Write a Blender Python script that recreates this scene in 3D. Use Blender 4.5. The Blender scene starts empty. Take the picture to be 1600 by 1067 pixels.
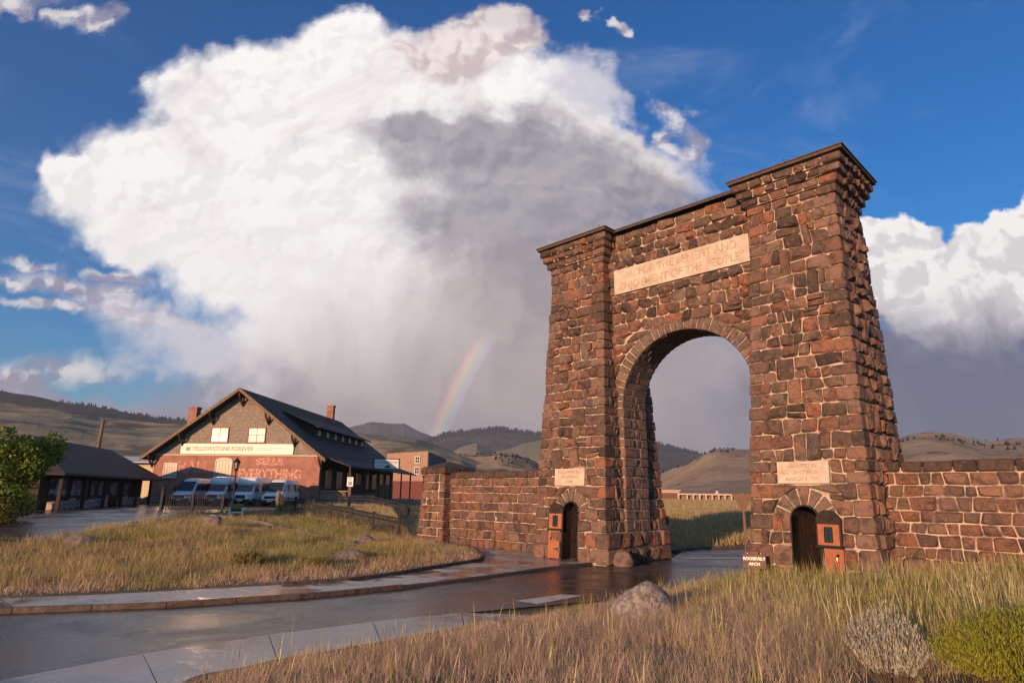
import bpy, math, random
import numpy as np
from mathutils import Matrix, Vector
R = math.radians
rng = random.Random(7)
nr = np.random.default_rng(11)
sc = bpy.context.scene
col = sc.collection

# ------------------------------------------------------------------ camera
F_PX, PITCH, ROLL, EYE = 983.63, R(13.541), R(0.668), 2.863
def cam_axes():
    X = Vector((1, 0, 0)); U = Vector((0, -math.sin(PITCH), math.cos(PITCH))); Fw = Vector((0, math.cos(PITCH), math.sin(PITCH)))
    return X*math.cos(ROLL)+U*math.sin(ROLL), U*math.cos(ROLL)-X*math.sin(ROLL), Fw
cr, cu, cf = cam_axes()
cd = bpy.data.cameras.new('camera'); cam = bpy.data.objects.new('camera', cd); col.objects.link(cam)
m = Matrix.Identity(4)
for i in range(3):
    m[i][0], m[i][1], m[i][2] = cr[i], cu[i], -cf[i]
m[2][3] = EYE
cam.matrix_world = m
cd.sensor_width = 36; cd.lens = 36*F_PX/1600; cd.clip_end = 40000; cd.clip_start = .05
sc.camera = cam
def ray(x, y):            # a pixel of the photograph gives a direction only
    v = cr*(x-800) - cu*(y-533.5) + cf*F_PX
    return v
def at_z(x, y, z):
    d = ray(x, y); k = (z-EYE)/d.z
    return d.x*k, d.y*k
def at_f(x, y, F):
    d = ray(x, y); k = F/d.y
    return d.x*k, EYE+d.z*k
def ab(x, y):
    d = ray(x, y); return d.x/d.y, d.z/d.y

# ------------------------------------------------------------------ nodes helper
class NT:
    def __init__(s, tree): s.t = tree; s.l = tree.links
    def n(s, ty, **p):
        o = s.t.nodes.new(ty)
        for k, v in p.items(): setattr(o, k, v)
        return o
    def set(s, sock, v):
        if v is None: return
        if isinstance(v, bpy.types.NodeSocket): s.l.new(v, sock)
        elif isinstance(v, (tuple, list)) and len(v) == 3 and sock.type == 'RGBA': sock.default_value = (*v, 1)
        else: sock.default_value = v
    def math(s, op, a, b=None, c=None, clamp=False):
        o = s.n('ShaderNodeMath', operation=op, use_clamp=clamp)
        s.set(o.inputs[0], a); s.set(o.inputs[1], b); s.set(o.inputs[2], c)
        return o.outputs[0]
    def vm(s, op, a, b=None, out=0):
        o = s.n('ShaderNodeVectorMath', operation=op); s.set(o.inputs[0], a); s.set(o.inputs[1], b)
        return o.outputs[out]
    def mix(s, f, a, b, blend='MIX'):
        o = s.n('ShaderNodeMix', data_type='RGBA', blend_type=blend)
        s.set(o.inputs[0], f); s.set(o.inputs[6], a); s.set(o.inputs[7], b)
        return o.outputs[2]
    def step(s, v, lo, hi, a=0., b=1., smooth=True):
        o = s.n('ShaderNodeMapRange', interpolation_type='SMOOTHSTEP' if smooth else 'LINEAR')
        s.set(o.inputs[0], v); s.set(o.inputs[1], lo); s.set(o.inputs[2], hi); s.set(o.inputs[3], a); s.set(o.inputs[4], b)
        return o.outputs[0]
    def noise(s, vec, scale, detail=4., rough=.55, dist=0., out=0):
        o = s.n('ShaderNodeTexNoise'); s.set(o.inputs['Vector'], vec); s.set(o.inputs['Scale'], scale)
        s.set(o.inputs['Detail'], detail); s.set(o.inputs['Roughness'], rough); s.set(o.inputs['Distortion'], dist)
        return o.outputs[out]
    def ramp(s, f, stops, interp='LINEAR'):
        o = s.n('ShaderNodeValToRGB'); e = o.color_ramp.elements; o.color_ramp.interpolation = interp
        while len(e) < len(stops): e.new(.5)
        for q, (p, c) in zip(e, stops): q.position = p; q.color = (*c, 1)
        s.set(o.inputs[0], f); return o.outputs[0]
def lin(r, g, b):
    f = lambda c: c/12.92 if c <= .04045 else ((c+.055)/1.055)**2.4
    return f(r/255), f(g/255), f(b/255)

# ------------------------------------------------------------------ sun + sky
SUN_AZ, SUN_EL = R(213), R(8.5)          # opposite of the rainbow's centre
sun_dir = Vector((math.sin(SUN_AZ)*math.cos(SUN_EL), math.cos(SUN_AZ)*math.cos(SUN_EL), math.sin(SUN_EL)))
sl = bpy.data.lights.new('sun', 'SUN'); sl.energy = 5.0; sl.angle = R(.5); sl.color = (1, .60, .35)
so = bpy.data.objects.new('sun', sl); col.objects.link(so)
so.rotation_euler = (-sun_dir).to_track_quat('-Z', 'Y').to_euler()
so.location = (-40, -60, 40)

w = bpy.data.worlds.new('World'); sc.world = w; w.use_nodes = True
T = NT(w.node_tree); w.node_tree.nodes.clear()
tc = T.n('ShaderNodeTexCoord').outputs['Generated']
sky = T.n('ShaderNodeTexSky', sky_type='NISHITA', sun_disc=False)
sky.sun_elevation = SUN_EL; sky.sun_rotation = SUN_AZ
sky.air_density = 1.0; sky.dust_density = .3; sky.ozone_density = 2.5
sep = T.n('ShaderNodeSeparateXYZ'); T.set(sep.inputs[0], tc)
dx, dy, dz = sep.outputs
yy = T.math('MAXIMUM', dy, .08)
A = T.math('DIVIDE', dx, yy); B = T.math('DIVIDE', dz, yy)
comb = T.n('ShaderNodeCombineXYZ'); T.set(comb.inputs[0], A); T.set(comb.inputs[1], B)
P0 = comb.outputs[0]
front = T.step(dy, .08, .3)
def vscale(v, k):
    o = T.vm('SCALE', v, None); o.node.inputs['Scale'].default_value = k; return o
def noise2(vec, scale, detail, rough, dist=0., out=0):
    o = T.noise(vec, scale, detail, rough, dist, out); o.node.noise_dimensions = '2D'; return o
w1 = T.vm('SUBTRACT', noise2(P0, 3.0, 3, .6, 0, 1), (.5, .5, .5)); w2 = T.vm('SUBTRACT', noise2(P0, 12., 6, .62, 0, 1), (.5, .5, .5))
P1 = T.vm('ADD', P0, T.vm('ADD', vscale(w1, .16), vscale(w2, .055)))            # billowed edges
P2 = T.vm('ADD', P0, T.vm('ADD', vscale(w1, .22), vscale(w2, .12)))             # torn, wispy edges
P3 = T.vm('ADD', P0, T.vm('ADD', vscale(w1, .05), vscale(w2, .05)))
def ell(x, y, rx, ry, rot=0, P=None):
    # soft ellipse of directions, centre and radii measured on the photograph
    a0, b0 = ab(x, y); ax, ay = ab(x+10, y), ab(x, y-10)
    kx = math.hypot(ax[0]-a0, ax[1]-b0)/10; ky = math.hypot(ay[0]-a0, ay[1]-b0)/10
    mp = T.n('ShaderNodeMapping', vector_type='TEXTURE')
    T.set(mp.inputs['Vector'], P or P1)
    mp.inputs['Location'].default_value = (a0, b0, 0); mp.inputs['Rotation'].default_value = (0, 0, R(-rot))
    mp.inputs['Scale'].default_value = (rx*kx, ry*ky, 1)
    ln = T.vm('LENGTH', mp.outputs[0], None, 1)
    return T.math('SUBTRACT', 1., ln)
def union(lst):
    v = lst[0]
    for q in lst[1:]:
        v = T.math('SMOOTH_MAX', v, q, .15)
    return v
def cumul(off, octs):                                   # cauliflower noise: inverted cells
    v = T.vm('ADD', T.vm('ADD', P0, off), vscale(w2, .07))
    tot = None
    for sc_, am in octs:
        o = T.n('ShaderNodeTexVoronoi', feature='SMOOTH_F1', voronoi_dimensions='2D'); T.set(o.inputs['Vector'], v); o.inputs['Scale'].default_value = sc_; o.inputs['Smoothness'].default_value = .3
        q = T.math('MULTIPLY', T.math('SUBTRACT', .6, o.outputs['Distance']), am)
        tot = q if tot is None else T.math('ADD', tot, q)
    return tot
cv = cumul((0, 0, 0), ((8., .55), (19., .30), (43., .16))); cv2 = cumul((-.012, .016, 0), ((8., .55), (19., .30), (43., .16)))
nb = noise2(T.vm('ADD', P0, (5., 5., 0)), 6., 6, .62, .2)
nf = T.noise(T.vm('ADD', tc, (3.1, 1.7, .3)), 2.6, 4, .58, .3)
nw = noise2(T.vm('ADD', P0, (1.3, 4.2, 0)), 4.2, 8, .64, .5)
nbc = T.math('ADD', T.math('MULTIPLY', T.math('SUBTRACT', nb, .5), .6), T.math('MULTIPLY', T.math('SUBTRACT', cv, .22), .55))
nwc = T.math('SUBTRACT', nw, .5)
relief = T.math('ADD', T.math('SUBTRACT', cv, cv2), T.math('MULTIPLY', nwc, .10))     # > 0 towards the light
def density(field, amp, lo, hi, n_=None):
    return T.step(T.math('ADD', field, T.math('MULTIPLY', n_ or nbc, amp)), lo, hi)
skyc = T.n('ShaderNodeHueSaturation'); T.set(skyc.inputs['Color'], sky.outputs[0])
skyc.inputs['Saturation'].default_value = 1.3; skyc.inputs['Value'].default_value = 1.0
SKY_STRENGTH = .15
SKY_TINT = (.25, .80, 1.12)
skyl = vscale(skyc.outputs[0], SKY_STRENGTH)
c = T.mix(1.0, skyl, SKY_TINT, 'MULTIPLY')
# high thin cirrus veils
ci = T.noise(T.vm('MULTIPLY', tc, (1.2, 1.2, 3.)), 2.2, 5, .62, .8)
c = T.mix(T.math('MULTIPLY', T.step(ci, .50, .85), .34), c, lin(190, 200, 225))
# low grey deck along the horizon, thicker towards the storm
deck = union([ell(640, 640, 520, 150), ell(900, 560, 420, 260), ell(1500, 610, 420, 130), ell(150, 650, 330, 40), ell(1120, 640, 300, 200)])
deckn = density(deck, .8, -.15, .45, nwc)
deckc = T.mix(T.step(A, .25, .62), lin(180, 165, 165), lin(104, 110, 136))
deckc = T.mix(T.step(A, -.25, -.75), deckc, lin(150, 154, 184))
deckc = T.mix(T.math('MULTIPLY', T.step(nw, .42, .70), .5), deckc, lin(196, 182, 182))
deckc = T.mix(T.math('MULTIPLY', T.step(nf, .50, .70), .35), deckc, lin(112, 106, 124))
c = T.mix(T.math('MULTIPLY', deckn, .96), c, deckc)
# small clouds left and the bank of cumulus right of the arch
small = union([ell(110, 580, 170, 40, -4, P3), ell(20, 596, 90, 36, 0, P3), ell(40, 412, 80, 13, 8, P3), ell(120, 452, 190, 22, 12, P3), ell(60, 478, 130, 13, 8, P3), ell(215, 492, 170, 20, 12, P3), ell(180, 436, 80, 13, 8, P3), ell(20, 440, 90, 12, 10, P3),
               ell(30, 6, 120, 40, -8, P2), ell(150, 26, 60, 30, -25, P2), ell(1020, 180, 34, 44, -20, P2), ell(1070, 215, 50, 50, -35, P2), ell(904, 34, 20, 20, 30, P2), ell(955, 48, 22, 14, 0, P2)])
smd = density(small, 1.5, .0, .85, nwc)
smc = T.mix(T.step(relief, -.10, .10), lin(160, 152, 172), lin(240, 232, 230))
c = T.mix(T.math('MULTIPLY', smd, .85), c, smc)
bank = union([ell(1420, 440, 130, 95), ell(1500, 470, 190, 85), ell(1600, 440, 120, 100), ell(1380, 420, 60, 75), ell(1700, 420, 190, 110)])
bkd = density(bank, .85, -.02, .12)
bkc = T.mix(T.step(T.math('ADD', B, T.math('MULTIPLY', nwc, .16)), ab(1450, 560)[1], ab(1450, 450)[1]), lin(126, 126, 148), lin(250, 246, 244))
bkc = T.mix(T.math('MULTIPLY', T.step(relief, .06, -.09), .42), bkc, lin(172, 164, 172))
c = T.mix(bkd, c, bkc)
c = T.mix(T.math('MULTIPLY', density(ell(1500, 640, 420, 110, 0, P2), .6, -.1, .5, nwc), .8), c, lin(98, 104, 130))
# the storm cloud: white anvil
main = union([ell(300, 270, 250, 120, -6), ell(430, 140, 215, 100, -12), ell(520, 100, 110, 84), ell(700, 130, 180, 105), ell(370, 370, 225, 110, 38), ell(205, 335, 190, 75, 42), ell(120, 265, 90, 50, 10), ell(640, 300, 400, 190), ell(900, 235, 200, 75, 26),
              ell(560, 480, 290, 150, 20), ell(800, 440, 300, 210)])
wisp = union([ell(1000, 250, 190, 55, 22, P2), ell(330, 560, 240, 70, 18, P2), ell(880, 150, 90, 60, 40, P2)])
c = T.mix(T.math('MULTIPLY', density(wisp, 1.2, -.05, .7, nwc), .8), c, lin(226, 220, 226))
mnd = density(main, .78, -.10, .26)
fade = T.step(T.math('ADD', T.math('ADD', B, T.math('MULTIPLY', A, -.50)), T.math('MULTIPLY', nwc, .22)), .20, .54)      # rain-grey base to white top
mnc = T.mix(fade, lin(184, 169, 168), lin(252, 248, 246))
mnc = T.mix(T.math('MULTIPLY', T.step(relief, .04, -.13), T.step(B, ab(500, 560)[1], ab(500, 300)[1], .05, .18)), mnc, lin(186, 174, 184))
mnc = T.mix(T.math('MULTIPLY', T.math('MULTIPLY', T.step(nw, .47, .66), T.step(B, ab(500, 480)[1], ab(500, 330)[1])), .34), mnc, lin(200, 187, 192))
c = T.mix(mnd, c, mnc)
# tan puff on top, then the dark shelf in front of it
puff = union([ell(735, 62, 105, 60, -12), ell(660, 76, 54, 34), ell(800, 40, 60, 56)])
pfd = density(puff, .9, -.02, .40)
pfc = T.mix(T.step(relief, -.12, .12), lin(200, 180, 180), lin(240, 226, 222))
c = T.mix(T.math('MULTIPLY', pfd, .85), c, pfc)
dark = union([ell(800, 245, 250, 85, 8, P2), ell(960, 295, 180, 75, 18, P2), ell(680, 205, 160, 42, -4, P2), ell(880, 400, 240, 180, 0, P2), ell(780, 340, 220, 95, 0, P2)])
dkd = density(dark, .8, -.22, .62, nwc)
dkc = T.mix(T.step(T.math('ADD', relief, T.math('MULTIPLY', nwc, .5)), -.34, .34), lin(122, 119, 135), lin(165, 157, 165))
dkc = T.mix(T.step(B, ab(800, 330)[1], ab(800, 480)[1]), dkc, lin(156, 144, 150))
c = T.mix(T.math('MULTIPLY', dkd, .86), c, dkc)
# rain shaft streaks
st = noise2(T.vm('MULTIPLY', P1, (8., 1.3, 1.)), 1.6, 3, .55, .2)
shaft = T.math('MULTIPLY', T.step(ell(680, 500, 300, 190, 0, P0), -.1, .8), T.step(st, .40, .68))
c = T.mix(T.math('MULTIPLY', shaft, .30), c, lin(216, 203, 197))
# rest of the sky dome (beside and behind the camera): broken cloud of the same kind
gd = T.step(nf, .44, .62)
gc = T.mix(T.step(nf, .5, .75), lin(225, 218, 216), lin(150, 142, 156))
back = T.mix(T.math('MULTIPLY', gd, .5), T.mix(1.0, skyl, SKY_TINT, 'MULTIPLY'), gc)
c = T.mix(front, back, c)
# rainbow: a ring 42 degrees round the point opposite the sun
cosang = T.vm('DOT_PRODUCT', T.vm('NORMALIZE', tc), tuple(-sun_dir), 1)
ang = T.math('ARCCOSINE', cosang)
degs = T.math('MULTIPLY', ang, 180/math.pi)
bow = T.ramp(T.step(degs, 40.7, 42.6, 0, 1, False), [(0, (0, 0, 0)), (.14, (.10, .06, .16)), (.30, (.05, .12, .14)), (.46, (.10, .16, .05)), (.60, (.24, .16, .03)), (.76, (.26, .06, .04)), (1, (0, 0, 0))])
bowm = T.math('MULTIPLY', T.step(B, ab(770, 505)[1], ab(745, 560)[1]), T.step(T.math('ABSOLUTE', T.math('SUBTRACT', A, ab(700, 600)[0])), .30, .12))
c = T.mix(T.math('MULTIPLY', bowm, .85), c, bow, 'ADD')
w.cycles.sampling_method = 'MANUAL'; w.cycles.sample_map_resolution = 512
bg = T.n('ShaderNodeBackground'); T.set(bg.inputs[0], c); bg.inputs[1].default_value = .90
wo = T.n('ShaderNodeOutputWorld'); T.l.new(bg.outputs[0], wo.inputs[0])
sc.view_settings.view_transform = 'Standard'; sc.view_settings.look = 'None'
sc.view_settings.exposure = .25; sc.view_settings.gamma = 1
sc.render.film_transparent = False
sc.cycles.max_bounces = 6; sc.cycles.diffuse_bounces = 3; sc.cycles.glossy_bounces = 3; sc.cycles.transparent_max_bounces = 6
sc.cycles.volume_bounces = 0
sc.cycles.use_denoising = True

# ------------------------------------------------------------------ materials
def new_mat(name):
    mt = bpy.data.materials.new(name); mt.use_nodes = True; mt.node_tree.nodes.clear()
    t = NT(mt.node_tree); b = t.n('ShaderNodeBsdfPrincipled'); o = t.n('ShaderNodeOutputMaterial')
    t.l.new(b.outputs[0], o.inputs[0]); return mt, t, b
def simple(name, c1, c2=None, scale=6, rough=.7, bump=.0, bscale=30, spec=.3, metal=0, coat=0, stretch=(1, 1, 1), contrast=(.35, .65)):
    mt, t, b = new_mat(name)
    tcn = t.n('ShaderNodeTexCoord').outputs['Object']
    v = t.vm('MULTIPLY', tcn, stretch)
    if c2:
        f = t.step(t.noise(v, scale, 6, .6), *contrast)
        t.set(b.inputs['Base Color'], t.mix(f, c1, c2))
    else: t.set(b.inputs['Base Color'], c1)
    b.inputs['Roughness'].default_value = rough; b.inputs['Specular IOR Level'].default_value = spec
    b.inputs['Metallic'].default_value = metal; b.inputs['Coat Weight'].default_value = coat
    if bump:
        bn = t.n('ShaderNodeBump'); bn.inputs['Strength'].default_value = bump; bn.inputs['Distance'].default_value = .03
        t.set(bn.inputs['Height'], t.noise(v, bscale, 5, .6)); t.l.new(bn.outputs[0], b.inputs['Normal'])
    return mt
M = {}
def stone_mat(name, ramp, lichen=.5):
    mt, t, b = new_mat(name)
    oi = t.n('ShaderNodeObjectInfo'); ge = t.n('ShaderNodeNewGeometry')
    rnd = t.math('FRACT', t.math('ADD', oi.outputs['Random'], t.math('MULTIPLY', ge.outputs['Random Per Island'], 1.7)))
    pos = ge.outputs['Position']
    n1 = t.noise(pos, 3.5, 6, .65); n2 = t.noise(pos, 14, 5, .6)
    base = t.ramp(t.math('ADD', rnd, t.math('MULTIPLY', t.math('SUBTRACT', n1, .5), .35)), ramp)
    base = t.mix(t.math('MULTIPLY', t.step(t.noise(pos, 2.2, 8, .72, .8), .46, .64), .70), base, (.040, .031, .028))
    base = t.mix(t.math('MULTIPLY', t.step(n2, .52, .74), .5), base, (.035, .027, .024))
    base = t.mix(t.math('MULTIPLY', t.step(t.noise(pos, 5, 6, .65), .54, .68), .55), base, (.36, .14, .065))
    # pale lichen, only on some stones
    ls = t.math('MULTIPLY', t.step(t.noise(pos, 9, 8, .72), .60, .68), t.step(t.math('FRACT', t.math('MULTIPLY', rnd, 7.3)), .72, .86))
    base = t.mix(t.math('MULTIPLY', ls, lichen), base, (.52, .47, .41))
    t.set(b.inputs['Base Color'], base)
    t.set(b.inputs['Roughness'], t.step(n2, .3, .7, .55, .85)); b.inputs['Specular IOR Level'].default_value = .35
    bn = t.n('ShaderNodeBump'); bn.inputs['Strength'].default_value = 1.0; bn.inputs['Distance'].default_value = .08
    t.set(bn.inputs['Height'], t.math('ADD', t.noise(pos, 7, 8, .65), t.math('MULTIPLY', t.noise(pos, 30, 4, .6), .35)))
    t.l.new(bn.outputs[0], b.inputs['Normal'])
    return mt
M['stone'] = stone_mat('basalt_rubble', [(0, (.055, .037, .031)), (.16, (.135, .085, .064)), (.34, (.21, .10, .066)), (.50, (.11, .082, .068)), (.64, (.26, .145, .10)), (.78, (.19, .135, .104)), (.92, (.32, .125, .068)), (1, (.075, .052, .042))])
M['cutstone'] = stone_mat('dressed_basalt', [(0, (.14, .10, .082)), (.4, (.20, .135, .105)), (.75, (.16, .115, .095)), (1, (.26, .15, .10))], .15)
M['wallstone'] = stone_mat('wall_rubble', [(0, (.08, .052, .042)), (.25, (.17, .10, .074)), (.5, (.24, .105, .066)), (.75, (.145, .10, .08)), (1, (.29, .155, .105))], .85)
M['coping'] = stone_mat('wet_coping', [(0, (.045, .033, .029)), (.5, (.075, .05, .04)), (1, (.10, .06, .045))], .1)
M['mortar'] = simple('mortar', (.52, .39, .31), (.14, .10, .08), 2.6, .9, .5, 25, contrast=(.40, .68))
M['tablet'] = simple('cast_concrete', (.62, .50, .40), (.46, .35, .27), 2.2, .85, .35, 40, contrast=(.35, .7))
M['tabletletter'] = simple('weathered_letter', (.36, .26, .20), (.54, .42, .33), 2.5, .9)
M['shingle'] = simple('roof_shingle', (.075, .055, .045), (.12, .085, .065), 9, .8, .5, 40)
M['doorwood'] = simple('door_wood', (.42, .15, .07), (.28, .085, .04), 5, .5, .25, 20, stretch=(9, 9, .7))
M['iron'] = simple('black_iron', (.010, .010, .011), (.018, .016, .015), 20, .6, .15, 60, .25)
M['glassdark'] = simple('dark_glass', (.015, .018, .022), None, 1, .06, 0, 1, .8)
M['brownpaint'] = simple('brown_paint', (.16, .08, .055), (.12, .06, .045), 8, .6)
M['whitepaint'] = simple('white_paint', (.78, .77, .73), (.70, .68, .64), 6, .5)
M['granite'] = simple('granite', (.34, .28, .245), (.15, .125, .115), 9, .85, 1.0, 16, contrast=(.38, .62))
M['granitedark'] = simple('lichened_rock', (.24, .19, .17), (.13, .10, .09), 6, .85, .9, 12)

def wet(name, dry, wetc, scale, lo, hi, r0, r1, bump, bscale, det=5):
    mt, t, b = new_mat(name)
    pos = t.n('ShaderNodeNewGeometry').outputs['Position']
    n = t.noise(pos, scale, det, .6, .4); f = t.step(n, lo, hi)
    fine = t.noise(pos, 60, 3, .6)
    cc = t.mix(f, wetc, dry)
    cc = t.mix(t.math('MULTIPLY', t.step(fine, .45, .75), .25), cc, (.12, .11, .10))
    oi = t.n('ShaderNodeObjectInfo')
    cc = t.mix(t.math('MULTIPLY', oi.outputs['Random'], .25), cc, wetc)
    if det == 8:      # asphalt: cracks and darker repair patches
        vo = t.n('ShaderNodeTexVoronoi', feature='DISTANCE_TO_EDGE'); t.set(vo.inputs['Vector'], t.vm('ADD', pos, t.noise(pos, 1.3, 4, .6, 0, 1))); vo.inputs['Scale'].default_value = .28
        cc = t.mix(t.math('MULTIPLY', t.step(vo.outputs['Distance'], .012, .003), .8), cc, (.008, .008, .008))
        cc = t.mix(t.math('MULTIPLY', t.step(t.noise(t.vm('MULTIPLY', pos, (.5, .9, 1)), .9, 2, .4), .56, .58), .4), cc, (.02, .018, .017))
    t.set(b.inputs['Base Color'], cc)
    t.set(b.inputs['Roughness'], t.step(f, 0, 1, r0, r1, False)); b.inputs['Specular IOR Level'].default_value = .5
    bn = t.n('ShaderNodeBump'); bn.inputs['Strength'].default_value = bump; bn.inputs['Distance'].default_value = .008
    t.set(bn.inputs['Height'], t.noise(pos, bscale, 4, .6)); t.l.new(bn.outputs[0], b.inputs['Normal'])
    return mt
M['asphalt'] = wet('wet_asphalt', (.066, .058, .053), (.026, .023, .022), .45, .36, .64, .10, .42, .6, 45, 8)
M['slab'] = wet('wet_concrete', (.44, .40, .36), (.17, .14, .12), .7, .42, .58, .10, .45, .12, 40)
M['kerb'] = simple('kerb_stone', (.13, .085, .065), (.06, .045, .04), 5, .6, .8, 9)
M['soil'] = simple('dry_soil', (.17, .12, .075), (.10, .085, .045), .8, .95, .6, 6)

# ------------------------------------------------------------------ mesh helpers
def mesh_obj(name, verts, faces, mat, parent=None, origin=None, smooth=False):
    me = bpy.data.meshes.new(name)
    v = np.asarray(verts, dtype=float)
    if origin is not None: v = v-np.asarray(origin)
    me.from_pydata([tuple(q) for q in v], [], faces); me.update()
    if smooth: me.polygons.foreach_set('use_smooth', [True]*len(me.polygons))
    mats = mat if isinstance(mat, (list, tuple)) else [mat]
    for q in mats: me.materials.append(q)
    o = bpy.data.objects.new(name, me); col.objects.link(o)
    if origin is not None: o.location = origin
    o.parent = parent
    return o
class MB:
    def __init__(s): s.v = []; s.f = []
    def add(s, v, f):
        k = len(s.v); s.v += [tuple(q) for q in v]; s.f += [tuple(i+k for i in q) for q in f]; return s
    def box(s, x0, x1, y0, y1, z0, z1):
        v = [(x, y, z) for z in (z0, z1) for y in (y0, y1) for x in (x0, x1)]
        return s.add(v, [(0, 2, 3, 1), (4, 5, 7, 6), (0, 1, 5, 4), (2, 6, 7, 3), (0, 4, 6, 2), (1, 3, 7, 5)])
    def prism(s, poly, off):          # poly: 3D points CCW seen from the +off side ; off: extrusion vector
        n = len(poly); a = [tuple(p) for p in poly]; b = [tuple(np.add(p, off)) for p in poly]
        return s.add(a+b, [tuple(range(n-1, -1, -1)), tuple(range(n, 2*n))]+[(i, (i+1) % n, n+(i+1) % n, n+i) for i in range(n)])
    def tube(s, pts, rad, n=8, cap=True):
        pts = [Vector(p) for p in pts]; rad = rad if isinstance(rad, (list, tuple)) else [rad]*len(pts)
        k = len(s.v); prev = None
        for i, p in enumerate(pts):
            d = (pts[min(i+1, len(pts)-1)]-pts[max(i-1, 0)]).normalized()
            u = d.orthogonal().normalized() if prev is None else (prev-d*prev.dot(d)).normalized()
            prev = u; w_ = d.cross(u)
            for j in range(n):
                a = 2*math.pi*j/n; s.v.append(tuple(p+(u*math.cos(a)+w_*math.sin(a))*rad[i]))
        for i in range(len(pts)-1):
            for j in range(n):
                a = k+i*n+j; b = k+i*n+(j+1) % n; s.f.append((a, b, b+n, a+n))
        if cap:
            s.f.append(tuple(k+j for j in range(n-1, -1, -1))); e = k+(len(pts)-1)*n; s.f.append(tuple(e+j for j in range(n)))
        return s
    def build(s, name, mat, parent=None, center=False, smooth=False):
        org = None
        if center: org = tuple(np.mean(np.asarray(s.v), axis=0))
        return mesh_obj(name, s.v, s.f, mat, parent, org, smooth)
def empty(name, loc, rz=0, label=None, cat=None, group=None):
    o = bpy.data.objects.new(name, None); col.objects.link(o); o.location = loc; o.rotation_euler = (0, 0, rz)
    o.empty_display_size = .3
    return tag(o, label, cat, group)
def tag(o, label=None, cat=None, group=None, kind=None):
    if label: o['label'] = label
    if cat: o['category'] = cat
    if group: o['group'] = group
    if kind: o['kind'] = kind
    return o
def text(name, body, size, mat, parent, mtx, extrude=.008, align='CENTER', sx=1.0, bold=0.0):
    cu_ = bpy.data.curves.new(name, 'FONT'); cu_.body = body; cu_.size = size; cu_.extrude = extrude; cu_.align_x = align; cu_.align_y = 'CENTER'; cu_.offset = bold
    to = bpy.data.objects.new(name, cu_); col.objects.link(to); bpy.context.view_layer.update()
    me = bpy.data.meshes.new_from_object(to.evaluated_get(bpy.context.evaluated_depsgraph_get()))
    bpy.data.objects.remove(to); bpy.data.curves.remove(cu_)
    me.materials.clear(); me.materials.append(mat); me.transform(Matrix.Diagonal((sx, 1, 1, 1)))
    o = bpy.data.objects.new(name, me); col.objects.link(o); o.parent = parent; o.matrix_local = mtx
    return o
def frame_mtx(org, xdir, ydir):
    x = Vector(xdir).normalized(); y = Vector(ydir).normalized(); z = x.cross(y)
    mm = Matrix.Identity(4)
    for i in range(3): mm[i][0], mm[i][1], mm[i][2], mm[i][3] = x[i], y[i], z[i], org[i]
    return mm
def vnoise(x, y, seed=0):
    x = np.asarray(x, float); y = np.asarray(y, float)
    xi = np.floor(x).astype(int); yi = np.floor(y).astype(int); fx = x-xi; fy = y-yi
    fx = fx*fx*(3-2*fx); fy = fy*fy*(3-2*fy)
    def h(i, j):
        n = (i*374761393+j*668265263+seed*974711) & 0xffffffff
        n = ((n ^ (n >> 13))*1274126177) & 0xffffffff
        return ((n ^ (n >> 16)) & 0xffff)/65535.
    return (h(xi, yi)*(1-fx)+h(xi+1, yi)*fx)*(1-fy)+(h(xi, yi+1)*(1-fx)+h(xi+1, yi+1)*fx)*fy
def fbm(x, y, seed=0, oct_=4):
    v = 0; a = .5; t = 0
    for k in range(oct_): v = v+a*vnoise(np.asarray(x)*2**k, np.asarray(y)*2**k, seed+k); t += a; a *= .5
    return v/t
def sstep(v, lo, hi):
    t = np.clip((np.asarray(v, float)-lo)/(hi-lo), 0, 1); return t*t*(3-2*t)
def pdist(x, y, poly):
    d = np.full(np.shape(x), 1e9)
    for (ax, ay), (bx, by) in zip(poly[:-1], poly[1:]):
        vx, vy = bx-ax, by-ay; t = np.clip(((x-ax)*vx+(y-ay)*vy)/(vx*vx+vy*vy), 0, 1)
        d = np.minimum(d, np.hypot(x-ax-t*vx, y-ay-t*vy))
    return d
def inside(x, y, poly):
    x = np.asarray(x, float); y = np.asarray(y, float); c_ = np.zeros(np.shape(x), bool); n = len(poly)
    for i in range(n):
        (ax, ay), (bx, by) = poly[i], poly[(i+1) % n]
        if ay == by: continue
        c_ ^= ((ay > y) != (by > y)) & (x < (bx-ax)*(y-ay)/(by-ay)+ax)
    return c_

# ------------------------------------------------------------------ ground plan (metres; road level at the arch is 0)
AX, AY, AAZ = 7.895, 26.899, R(45.077)
def arch_w(s, t):
    return AX+s*math.cos(AAZ)+t*math.sin(AAZ), AY-s*math.sin(AAZ)+t*math.cos(AAZ)
LAWN = [(-70, 3), (-40, 9.5), (-24, 14), (-13.05, 17.3), (-11, 17.95), (-9, 19.05), (-6.8, 20.1), (-5.1, 21.3), (-3.95, 22.85), (-2.7, 25.3), (-1.3, 27.6), (-1.05, 29.6), (-1.75, 33.6), (-3.6, 36.9)]
LAWN_POLY = LAWN+[(-6, 40), (-12, 60), (-20, 200), (-300, 200), (-300, 3)]
FARKERB = [(-70, -1), (-40, 6.2), (-24, 11.6), (-11.85, 15.75), (-8.52, 16.82), (-5.42, 18.5), (-3.2, 20.4)]
PLAZAKERB = [(-3.2, 20.4), (-2.0, 21.65), (-.4, 23.5), (1.34, 25.6), (3.45, 27.7)]
NEAROUT = [(-60, -22), (-30, -8), (-14, 3.5), (-9.4, 8.2), (-7.75, 10.5), (-6.4, 12.4), (-4.35, 14.35), (-1.9, 16.1), (-.2, 17.1), (.7, 16.3)]
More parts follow.
